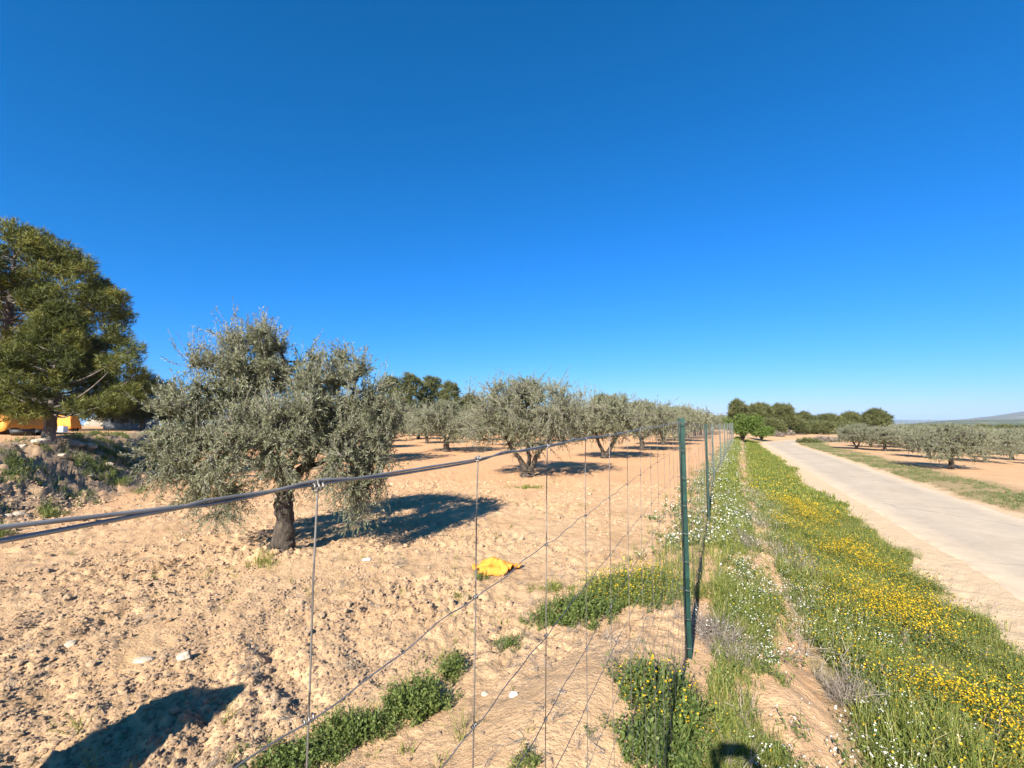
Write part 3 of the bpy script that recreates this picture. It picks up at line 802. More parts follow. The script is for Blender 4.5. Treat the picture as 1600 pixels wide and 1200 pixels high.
for i, (px, yt, Y, wp, umb, lb) in enumerate([(1152, 625, 78, 30, False, "slim tall pine behind the bright green tree"), (1186, 630, 84, 40, False, "conical pine second from the left at the road bend"), (1220, 631, 86, 44, False, "broad pine third from the left at the road bend"),
                                              (1256, 645, 100, 34, True, "low pine left of the middle above the road bend"), (1292, 648, 104, 46, True, "wide low pine in the middle above the road bend"), (1328, 645, 108, 36, True, "flat-topped pine left of the umbrella pine"),
                                              (1367, 640, 100, 42, True, "round umbrella pine at the right end of the road-bend pines"), (1238, 655, 92, 40, False, "bushy low pine beside the far end of the road"), (1275, 660, 96, 44, False, "squat pine directly behind the road bend"), (1312, 661, 100, 40, False, "squat pine right of the road bend"),
                                              (1205, 655, 80, 40, False, "bushy pine just right of the bright green tree")]):
    far_pine(px, yt, Y, wp, lb, "pines at the road bend", 300 + i * 3, umb, crown=.9 if yt > 652 else .72)
# low far tree band behind both orchards, read as one mass
def tree_band(name, pts, label, seed):
    rng = np.random.default_rng(seed); C, D = [], []
    for (x0, x1, Y, ytop, n) in pts:
        for k in range(n):
            px = x0 + (x1 - x0) * rng.random(); yy = Y * (1 + .12 * rng.random()); top = at(px, ytop + 5 * rng.random(), yy)
            zb = gz1(top.x, top.y); h = max(1.6, top.z - zb); r = max(1.0, h * .55)
            m = 55; d = unit(rng.normal(size=(m, 3))); d[:, 2] = np.abs(d[:, 2]) * 1.0
            C.append(np.array([top.x, top.y, zb + h * .35]) + d * np.array([r, r, h * .62]) * (rng.random((m, 1)) ** .3)); D.append(d)
    C, D = np.concatenate(C), np.concatenate(D); V, T = tuft_cloud(C, D, 7, 1.0, .22, rng)
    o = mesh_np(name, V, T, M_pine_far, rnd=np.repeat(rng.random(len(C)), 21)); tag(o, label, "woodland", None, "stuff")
tree_band("distant_woodland", [(1380, 1700, 170, 664, 70), (1000, 1160, 150, 656, 30), (560, 1000, 130, 634, 45), (150, 330, 90, 622, 22), (-150, 150, 80, 600, 20)], "dark distant scrub and woodland along the skyline", 401)
# roadside scrub at the bend
def scrub(px, py, w, h, label, seed, mat=None):
    p = hit(px, py); rng = np.random.default_rng(seed); m = 260; d = unit(rng.normal(size=(m, 3))); d[:, 2] = np.abs(d[:, 2])
    C = d * np.array([w, w, h]) * (rng.random((m, 1)) ** .35)
    V, T = tuft_cloud(C, d, 9, .30, .05, rng)
    o = mesh_np("scrub_bush", V, T, mat or M_dry, rnd=np.repeat(rng.random(m), 27), loc=p); tag(o, label, "bush", "scrub by the road bend")
scrub(1228, 680, 1.5, 1.0, "pale dry scrub bush on the outer side of the road bend", 411)
scrub(1212, 682, 1.2, .8, "dry scrub bush at the left of the road bend", 412)
scrub(1263, 692, 1.3, .55, "small green-brown bush inside the road bend", 413, M_pine_far)
scrub(1290, 690, 1.6, .6, "low dry bush between the road bend and the right-hand orchard", 414)
# bright green tree at the far end of the fence
def broadleaf(px, py, w, h, label, seed, mat):
    p = hit(px, py); rng = np.random.default_rng(seed); root = empty("broadleaf_tree", p)
    tb = Tubes(); C = []
    for k in range(16):
        a = 6.28 * rng.random(); q = w * .5 * math.sqrt(rng.random()); c = np.array([q * math.cos(a), q * math.sin(a), h * (.4 + .5 * rng.random())])
        tb.add(bez(np.array([0, 0, .1]), np.array([c[0] * .3, c[1] * .3, c[2] * .6]), c, 6), np.linspace(.07, .015, 6), 5)
        m = 260; d = unit(rng.normal(size=(m, 3))); C.append(c + d * w * .22 * (rng.random((m, 1)) ** .4))
    C = np.concatenate(C); m = len(C)
    V, T = leaves_at(C, unit(rng.normal(size=(m, 3))), unit(rng.normal(size=(m, 3)) + np.array([0, 0, 1.2])), np.full(m, .20), np.full(m, .11), rng, .1)
    cr = mesh_np("crown", V, T, mat, root, rnd=np.repeat(rng.random(m), 4)); cr["kind"] = "stuff"
    V, Q = tb.arrays(); mesh_np("trunk", V, None, M_olive_bark, root, Q=Q, smooth=True); tag(root, label, "tree")
broadleaf(1161, 690, 3.4, 3.3, "bright green leafy tree at the far end of the fence", 421, M_almond)
broadleaf(1190, 689, 2.6, 2.0, "shorter yellow-green bush beside the bright green tree", 422, M_almond)

# ------------------------------------------------------------------ wire fence
def build_fence():
    FS = math.hypot(1, .455)
    root = empty("wire_fence", (fence_x(3.63).item(), 3.63, gz1(fence_x(3.63).item(), 3.63)))
    tag(root, "long green-posted wire mesh fence running from the camera to the trees", "fence")
    inv = Vector(root.location)
    rng = random.Random(12)
    posts_y = [-1.7, 3.63, 8.75, 14.2, 19.2, 24.2, 29.2, 34.2, 39.2, 44.2, 48.0]
    def top_z(y): return float(np.interp(y, [-2, .1, .4, 3.63, 8.75, 14, 48], [1.955, 1.95, 1.948, 2.0, 1.93, 1.93, 1.93]))
    ang = math.atan2(1, .455)
    for i, y in enumerate(posts_y):
        x = float(fence_x(y)); zb = gz1(x, y); zt = top_z(y) + .035
        mb = MB(); t = .004; a = .048
        # rolled steel angle, 45 x 45 mm, with a little twist of its own
        prof = [(0, 0), (a, 0), (a, t), (t, t), (t, a), (0, a)]
        rz = rad(-110) + rng.uniform(-.06, .06)
        V = []
        for z in (zb - .3 - inv.z, zt - inv.z):
            for p, q in prof:
                V.append((x - inv.x + (p - .015) * math.cos(rz) - (q - .015) * math.sin(rz), y - inv.y + (p - .015) * math.sin(rz) + (q - .015) * math.cos(rz), z))
        F = [(k, (k + 1) % 6, 6 + (k + 1) % 6, 6 + k) for k in range(6)] + [(3, 4, 5, 0), (0, 1, 2, 3), (9, 6, 11, 10), (9, 8, 7, 6)]
        mb.add(V, F)
        po = mb.build("post", M_post if i < 3 else M_post_old, root)
        if i in (1, 2, 3, 4, 5, 6):
            for k in range(9 if i < 4 else 6):
                zz = top_z(y) - .02 - (k * .21 if i < 4 else k * .3) - inv.z
                mt = MB(); P = [(x - inv.x + .034 * math.cos(q), y - inv.y + .034 * math.sin(q), zz + .02 * math.sin(q * .5)) for q in np.linspace(0, 6.6, 13)]
                mt.tube(P, .0022, 5); mt.build("tie_wire", M_wire, po)
    yy_end = 48.0
    rel = [.0, .178, .335, .475, .605, .725, .835, .94, 1.04, 1.14, 1.24, 1.34, 1.44, 1.54, 1.64, 1.74]
    # twin top strands, twisted round each other past the first stay
    ys = np.concatenate([np.linspace(-2, 3.63, 420), np.linspace(3.66, yy_end, 260)])
    for s in (0, 1):
        P = []
        for y in ys:
            x = float(fence_x(y)); tw = (y - .30) / .16 * math.pi + s * math.pi
            sep = .0016 + .0016 * (1 if y > .3 else 0)
            if y < .29: off_z = (.0042 if s == 0 else -.0040) * min(1, (.29 - y) / .10) ; off_n = 0
            else:
                kink = math.sin(tw) * .5 + .5; kink = kink ** 6
                off_z = (1 if s else -1) * (.0014 - .0028 * kink) + .0030 * kink; off_n = (1 if s else -1) * .0014 * math.cos(tw)
            wob = (.0016 * math.sin(y * 7.3) + .0010 * math.sin(y * 17.1 + 1)) * min(1, (y - .3) * 3) if y > .3 else 0
            P.append((x - inv.x + off_n, y - inv.y - off_n * .45, top_z(y) + off_z + wob - .02 * math.sin(math.pi * min(max((y + 1.7) / 5.3, 0), 1)) * 0 - inv.z))
        V, Q = tube_np(P, .00128, 7)
        mesh_np("top_wire", V, None, M_wire_top, root, Q=Q, smooth=True)
    for j, r in enumerate(rel[1:]):
        P = []
        for y in np.concatenate([np.linspace(-2, 3.6, 220), np.linspace(3.7, yy_end, 160)]):
            x = float(fence_x(y)); wob = .0022 * math.sin(y * 25.7 + j) * math.exp(-max(0, y - 6) * .2) + .0016 * math.sin(y * 61 + j * 3) * math.exp(-max(0, y - 3) * .6) + .010 * math.sin(y * 1.3 + j * 2.1) * (.2 + r * .6)
            P.append((x - inv.x + .004 * math.sin(y * 2.3 + j), y - inv.y, top_z(y) - r + wob - inv.z))
        V, Q = tube_np(P, .00075, 5)
        mesh_np("line_wire", V, None, M_wire, root, Q=Q, smooth=True)
    # stays
    shared = None
    k = -2
    while True:
        y = .373 + .2445 * k
        if y > 47.8: break
        x = float(fence_x(y))
        if k < 16:
            P = []; bend = rng.uniform(-.045, .05); ph = rng.uniform(0, 6)
            zs = [0, -.012, -.05, -.1] + [-q for q in rel[1:] for _ in (0, 1)]
            zs = sorted(set(zs), reverse=True)
            hs = np.linspace(0, 1.74, 26)
            for h in hs:
                lean = -.030 * h if k <= 1 else -.012 * h
                if h < .06: o1 = .004 * math.cos(h * 70)
                else: o1 = 0
                P.append((x - inv.x + (lean + bend * .35 * math.sin(h * 3 + ph) + o1) * .41, y - inv.y + (lean + bend * .35 * math.sin(h * 3 + ph)) * .9, top_z(y) - h + .006 * (h < .02) - inv.z))
            V, Q = tube_np(P, .00092, 6)
            st = mesh_np("stay_wire", V, None, M_wire, root, Q=Q, smooth=True)
            if k < 9:
                for r_ in rel[:8 if k < 4 else 4]:
                    idx = int(np.argmin(abs(hs - r_))); c = np.array(P[idx]); h = MB()
                    n = 22; turns = 2.6; zc = top_z(y) - r_ - inv.z
                    cx = np.interp(r_, hs, [p[0] for p in P]); cy = np.interp(r_, hs, [p[1] for p in P])
                    R_ = .0030 if r_ == 0 else .0021
                    W = [(cx + (q / n - .5) * .011 * .41 , cy + (q / n - .5) * .011 * .9 + 0, zc) for q in range(n)]
                    W = [(w[0] + R_ * .9 * math.cos(q / n * turns * 6.28), w[1] - R_ * .41 * math.cos(q / n * turns * 6.28), w[2] + R_ * math.sin(q / n * turns * 6.28)) for q, w in enumerate(W)]
                    h.tube(W, .0009, 5); h.build("wire_knot", M_wire, st, smooth=True)
        else:
            if shared is None:
                V, Q = tube_np([(.002 * math.sin(q * 2.1), .003 * math.sin(q * 1.3), -q * .145) for q in range(13)], .00125, 4)
                o = mesh_np("stay_wire", V, None, M_wire, root, Q=Q); shared = o
            else:
                o = shared.copy(); link(o); o.parent = root
            o.location = (x - inv.x, y - inv.y, top_z(y) - inv.z)
            o.rotation_euler = (rng.uniform(-.012, .012), rng.uniform(-.012, .012), rng.uniform(0, 6))
        k += 1
build_fence()

# ------------------------------------------------------------------ stones and clods
def rock_np(seed, sub=1, rough=.28):
    import bmesh
    bm = bmesh.new(); bmesh.ops.create_icosphere(bm, subdivisions=sub, radius=1.0)
    r = np.random.default_rng(seed); V = np.array([v.co[:] for v in bm.verts]); T = np.array([[v.index for v in f.verts] for f in bm.faces]); bm.free()
    n = noise2(V[:, 0] * 1.3 + seed, V[:, 1] * 1.3 + V[:, 2] * 2.1, seed) * .5
    V = V * (1 + rough * (r.random((len(V), 1)) - .5) * 2 + n[:, None] * .5) * np.array([1, .75 + .4 * r.random(), .55 + .3 * r.random()])
    return V, T
def scatter(protos, P, S, RZ, rng, tilt=0.0, mats=None):
    """join many small copies of a few prototype shapes; returns arrays for one mesh"""
    Vs, Ts, Ms, Rs = [], [], [], []; b = 0
    which = rng.integers(len(protos), size=len(P))
    for w, pr in enumerate(protos):
        V, T = pr[0], pr[1]; M = pr[2] if len(pr) > 2 else np.zeros(len(T), int); RN = pr[3] if len(pr) > 3 else np.zeros(len(V))
        idx = np.nonzero(which == w)[0]; m = len(idx)
        if not m: continue
        c, s = np.cos(RZ[idx]), np.sin(RZ[idx]); sc = S[idx][:, None] if S.ndim == 1 else S[idx]
        X = (V[None, :, 0] * c[:, None] - V[None, :, 1] * s[:, None]); Y = (V[None, :, 0] * s[:, None] + V[None, :, 1] * c[:, None]); Z = np.repeat(V[None, :, 2], m, 0)
        if tilt:
            tx = rng.normal(size=(m, 1)) * tilt; ty = rng.normal(size=(m, 1)) * tilt; X = X + Z * tx; Y = Y + Z * ty
        W = np.stack([X, Y, Z], -1) * (sc[:, :, None] if sc.shape[1] == 1 else sc[:, None, :]) + P[idx][:, None, :]
        Vs.append(W.reshape(-1, 3)); Ts.append((T[None] + (np.arange(m) * len(V))[:, None, None]).reshape(-1, 3) + b); Ms.append(np.tile(M, m))
        Rs.append(np.clip(RN[None] * .7 + rng.random((m, 1)) * .3, 0, 1).ravel()); b += m * len(V)
    return np.concatenate(Vs), np.concatenate(Ts), np.concatenate(Ms), np.concatenate(Rs)

_proto_sets = {}
def proto_collection(protos, mats):
    key = (tuple(id(p) for p in protos), tuple(m.name for m in mats))
    if key not in _proto_sets:
        col = bpy.data.collections.new("plant_shapes_%02d" % len(_proto_sets))
        for k, (V, T, M, R) in enumerate(protos):
            o = mesh_np("plant_shape", V, T, mats, midx=np.minimum(M, len(mats) - 1), rnd=R)
            SC.collection.objects.unlink(o); o.name = "plant_shape_%02d_%02d" % (len(_proto_sets), k); col.objects.link(o)
        _proto_sets[key] = col
    return _proto_sets[key]
def gn_scatter(name, protos, x, y, s, mats, label, cat, rng, tilt):
    """one object that strews the small plant shapes over the given spots (geometry nodes instances)"""
    col = proto_collection(protos, mats); n = len(x)
    me = bpy.data.meshes.new(name); me.vertices.add(n)
    me.vertices.foreach_set("co", np.stack([x, y, ground_z(x, y)], 1).astype(np.float32).ravel())
    a = me.attributes.new("plant_size", 'FLOAT', 'POINT'); a.data.foreach_set("value", s.astype(np.float32))
    a = me.attributes.new("plant_turn", 'FLOAT_VECTOR', 'POINT'); a.data.foreach_set("vector", np.stack([rng.normal(size=n) * tilt, rng.normal(size=n) * tilt, rng.random(n) * 6.28], 1).astype(np.float32).ravel())
    a = me.attributes.new("plant_kind", 'INT', 'POINT'); a.data.foreach_set("value", rng.integers(len(protos), size=n).astype(np.int32))
    me.update()
    for m in mats: me.materials.append(m)
    o = link(bpy.data.objects.new(name, me))
    ng = bpy.data.node_groups.new(name, 'GeometryNodeTree'); N, K = ng.nodes, ng.links
    ng.interface.new_socket("Geometry", in_out='INPUT', socket_type='NodeSocketGeometry'); ng.interface.new_socket("Geometry", in_out='OUTPUT', socket_type='NodeSocketGeometry')
    gi, go = N.new('NodeGroupInput'), N.new('NodeGroupOutput'); ip = N.new('GeometryNodeInstanceOnPoints'); ci = N.new('GeometryNodeCollectionInfo')
    ci.inputs['Collection'].default_value = col; ci.inputs['Separate Children'].default_value = True; ci.inputs['Reset Children'].default_value = True
    ip.inputs['Pick Instance'].default_value = True
    def named(nm, t):
        q = N.new('GeometryNodeInputNamedAttribute'); q.data_type = t; q.inputs['Name'].default_value = nm; return next(k for k in q.outputs if k.enabled and k.name == 'Attribute')
    K.new(gi.outputs[0], ip.inputs['Points']); K.new(ci.outputs[0], ip.inputs['Instance']); K.new(named("plant_kind", 'INT'), ip.inputs['Instance Index'])
    K.new(named("plant_turn", 'FLOAT_VECTOR'), ip.inputs['Rotation']); K.new(named("plant_size", 'FLOAT'), ip.inputs['Scale']); K.new(ip.outputs[0], go.inputs[0])
    md = o.modifiers.new("strew", 'NODES'); md.node_group = ng
    return tag(o, label, cat, None, "stuff")

def build_clods():
    rng = np.random.default_rng(501)
    pr = [rock_np(s) for s in range(6)]
    n = 95000
    r = 2.0 + 14 * rng.random(n) ** 1.6; a = rng.uniform(-.86, .45, n)
    x, y = r * np.sin(a), r * np.cos(a)
    w = fence_w(x, y); bd = bank_d(x, y)
    dens = np.clip(.25 + 1.2 * np.exp(-((rut_dist(x, y) - .15) / .2) ** 2) + .7 * noise2(x * .55, y * .55, 14) + .5 * noise2(x * 1.7, y * 1.7, 15), .05, 1)
    keep = (w < -.2) & (rng.random(n) < dens * np.where(w > -1.6, .4, 1) * (1 - .85 * np.exp(-((w + .55) / .7) ** 2 - ((y - 2.9) / 1.2) ** 2))) | ((bd > -.2) & (bd < 4) & (rng.random(n) < .8))
    x, y, r, bd = x[keep], y[keep], r[keep], bd[keep]
    s = .006 + .016 * rng.random(len(x)) ** 2.4 + .028 * (rng.random(len(x)) < .025) * rng.random(len(x))
    s = s * np.interp(r, [2, 6, 16], [.8, 1.1, 1.7]) * np.where((bd > 0) & (bd < 4), 1.25, 1)
    pr = [(V, T, np.zeros(len(T), int), np.zeros(len(V))) for V, T in pr]
    gn_scatter("soil_clods", pr, x, y, s, [M_clod], "loose crumbly clods strewn over the ploughed orchard soil", "soil clods", rng, .5)
build_clods()

def stone(px, py, size_px, label, seed, mat=M_stone, flat=.8, group=None):
    p = hit(px, py); s = size_px / F_PX * p.y / 2
    V, T = rock_np(seed, 2, .12); V = V * np.array([1, .85, flat]) * s
    o = mesh_np("stone", V, T, mat, loc=(p.x, p.y, p.z + s * flat * .35)); tag(o, label, "stone", group)
stone(803, 1086, 15, "small white stone on bare soil between the fence wires", 3, M_white_stone)
stone(757, 1088, 12, "pale tan stone left of the small white stone", 4)
stone(572, 877, 15, "flat white stone at the lower edge of the nearest olive's shadow", 5, M_white_stone, .4)
stone(225, 1032, 30, "flat sliver of pale stone in the lower left soil", 6, M_stone, .3)
stone(287, 1033, 20, "rounded pale stone right of the flat sliver stone", 7)
stone(110, 1003, 16, "small pale stone in the ploughed furrow at lower left", 8)
for i, (px, py, sz, lb) in enumerate([(18, 693, 22, "pale rock at the left end of the row on the bank top"), (36, 697, 18, "second pale rock from the left on the bank top"), (62, 700, 22, "yellowish rock at the foot of the smaller pine's trunk"),
                                      (118, 697, 24, "broken tan rock on the bank right of the smaller pine"), (140, 702, 22, "dark-shadowed slab rock on the bank top"), (30, 805, 18, "angular pale rock low on the left bank"), (12, 806, 14, "flat pale rock at the left edge low on the bank"), (98, 715, 14, "grey rock among the bank weeds"),
                                      (140, 740, 14, "tan rock in the middle of the bank weeds"), (170, 733, 14, "flat tan rock right of the middle of the bank")]):
    stone(px, py, sz, lb, 20 + i, M_stone, .7, "rocks on the left bank")

# ------------------------------------------------------------------ grass, weeds and flowers
def proto_grass(seed, blades=12, h=.22, spread=.06, w=.006):
    r = np.random.default_rng(seed); V, T, R = [], [], []
    for k in range(blades):
        a = 6.28 * r.random(); q = spread * math.sqrt(r.random()); b = np.array([q * math.cos(a), q * math.sin(a), -.02])
        a2 = a + r.normal() * .8; lean = (.15 + .6 * r.random()); H = h * (.5 + .7 * r.random()); d = np.array([math.cos(a2), math.sin(a2), 0]); s = np.array([-d[1], d[0], 0]) * w * (.7 + .6 * r.random())
        m = b + d * H * lean * .35 + np.array([0, 0, H * .6]); t = b + d * H * lean + np.array([0, 0, H * (.95 - .3 * lean)])
        i = len(V); V += [b - s / 2, b + s / 2, m + s * .4, m - s * .4, t]; T += [(i, i + 1, i + 2), (i, i + 2, i + 3), (i + 3, i + 2, i + 4)]; R += [r.random()] * 5
    return np.array(V), np.array(T), np.zeros(len(T), int), np.array(R)
def proto_herb(seed, stems=6, h=.22, leaf=.035, lw=.014, per=9, flower=None, fn=0, fs=.010, spread=.05):
    """leafy stems, flower heads on top when fn > 0 (material slot 1 = petals)"""
    r = np.random.default_rng(seed); V, T, M, R = [], [], [], []
    def tri(vs, m, rn):
        i = len(V); V.extend(vs); R.extend([rn] * len(vs))
        for k in range(1, len(vs) - 1): T.append((i, i + k, i + k + 1)); M.append(m)
    for k in range(stems):
        a = 6.28 * r.random(); q = spread * math.sqrt(r.random()); b = np.array([q * math.cos(a), q * math.sin(a), -.02])
        H = h * (.55 + .6 * r.random()); lean = .15 + .45 * r.random(); t = b + np.array([math.cos(a) * lean * H, math.sin(a) * lean * H, H])
        s = np.array([-math.sin(a), math.cos(a), 0]) * .0022; tri([b - s, b + s, t], 0, .3 * r.random())
        for j in range(per):
            f = .12 + .85 * r.random(); c = b + (t - b) * f; d = unit(r.normal(size=3) + np.array([0, 0, .35])); sd = unit(np.cross(d, r.normal(size=3)))
            L = leaf * (1.25 - .6 * f) * (.7 + .6 * r.random()); tri([c, c + d * L * .5 + sd * lw * .5, c + d * L, c + d * L * .5 - sd * lw * .5], 0, r.random())
        for j in range(fn):
            c = t + (r.random(3) - .5) * np.array([.05, .05, .03]) * (1 if fn > 1 else 0) + np.array([0, 0, .004]); n = unit(r.normal(size=3) * .45 + np.array([-.25, -.3, 1.0])); u = unit(np.cross(n, r.normal(size=3))); v = np.cross(n, u)
            S = fs * (.75 + .5 * r.random()); ring = [c + (u * math.cos(g) + v * math.sin(g)) * S * (1 if e % 2 else .62) + n * S * .18 for e, g in enumerate(np.arange(8) * .785)]
            i = len(V); V.append(c); V.extend(ring); R.extend([r.random()] * 9)
            for e in range(8): T.append((i, i + 1 + e, i + 1 + (e + 1) % 8)); M.append(1)
    return np.array(V), np.array(T), np.array(M), np.array(R)
def proto_dry(seed, n=14, h=.22):
    r = np.random.default_rng(seed); V, T, R = [], [], []
    for k in range(n):
        d = unit(r.normal(size=3) * .55 + np.array([0, 0, 1])); p = np.array([r.normal() * .02, r.normal() * .02, -.02]); L = h * (.5 + .6 * r.random()); rn = r.random()
        for g in range(3):
            q = p + d * L * .4; s = unit(np.cross(d, r.normal(size=3))) * .0028 * (1 - g * .25); i = len(V)
            V += [p - s, p + s, q + s * .6, q - s * .6]; T += [(i, i + 1, i + 2), (i, i + 2, i + 3)]; R += [rn] * 4
            b = p + d * L * .25; e = b + unit(d + r.normal(size=3) * .8) * L * .3; i = len(V); V += [b - s * .6, b + s * .6, e]; T += [(i, i + 1, i + 2)]; R += [rn] * 3
            p = q; d = unit(d + r.normal(size=3) * .35)
    return np.array(V), np.array(T), np.zeros(len(T), int), np.array(R)
G_grass = [proto_grass(s, 13, .30, .08, .0062) for s in range(5)]
G_low = [proto_grass(10 + s, 12, .10, .07, .007) for s in range(4)]
G_far = [proto_grass(20 + s, 12, .20, .16, .020) for s in range(4)]
G_herb = [proto_herb(30 + s, 6, .17, .040, .015, 10) for s in range(5)]
G_yel = [proto_herb(40 + s, 7, .25, .034, .010, 8, fn=1, fs=.0066) for s in range(6)]
G_yel_d = [proto_herb(50 + s, 8, .26, .030, .010, 6, fn=2, fs=.0070) for s in range(5)]
G_yel_far = [proto_herb(60 + s, 7, .24, .07, .030, 4, fn=1, fs=.019, spread=.14) for s in range(5)]
G_whi = [proto_herb(70 + s, 6, .17, .036, .011, 7, fn=3, fs=.0062) for s in range(6)]
G_whi_far = [proto_herb(80 + s, 6, .17, .07, .03, 4, fn=1, fs=.019, spread=.12) for s in range(5)]
G_dry = [proto_dry(90 + s) for s in range(5)]

def verge_points(rng, n, y0, y1, power=1.0):
    y = y0 + (y1 - y0) * rng.random(n) ** power; t = rng.random(n)
    xl = fence_x(y) + .2; xr = np.interp(y, ROAD[:, 1][:80], ROAD[:, 0][:80]) - ROAD_HALF * 1.1
    x = xl + (xr - xl) * t
    return x, y
def bare_mask(x, y):
    """1 where the verge carries plants, 0 on the bare crest strip beside the fence and at the sandy road edge"""
    w = fence_w(x, y); dl = np.clip(-road_dist(x, y) - ROAD_HALF, 0, None)
    n = noise2(x * 1.4, y * 1.4, 61) + .5 * noise2(x * 3.6, y * 3.6, 62)
    strip = np.exp(-((w - .85 - .15 * noise2(x * .5, y * .5, 63)) / np.interp(y, [3, 9, 20], [.30, .34, .55])) ** 2)
    strip = strip * np.interp(y, [2, 3.2, 4.5, 12, 40], [1.25, 1.1, .75, .75, 1.0])
    corner = np.exp(-(((x - 1.85) / .38) ** 2 + ((y - 3.0) / .62) ** 2)) * 1.3
    rag = .35 * noise2(x * 1.3, y * 1.3, 41) + .25 * noise2(x * .3, y * .3, 42)
    return np.clip(1 - np.maximum(strip, corner) * 1.25 + n * .35, 0, 1) * sstep(.70, 1.0, dl + rag)
def yellow_mask(x, y):
    w = fence_w(x, y); wt = 1.9 + .3 * noise2(y * .4, x * 0, 64)
    a = np.exp(-((w - wt) / .75) ** 2) * np.clip(.34 + 1.1 * noise2(x * .75, y * .75, 65) + .5 * noise2(x * 2.2, y * 2.2, 68), 0, .8)
    b = .30 * np.clip(.4 + 1.2 * noise2(x * 1.2, y * 1.2, 66), 0, 1) * (w > 1.0)
    return np.clip(a + b, 0, 1) * (1 - .7 * sstep(14, 30, y))
def white_mask(x, y):
    w = fence_w(x, y)
    return np.exp(-((w - .95) / .55) ** 2) * np.clip(.55 + .9 * noise2(x * .9, y * .9, 67), 0, 1)

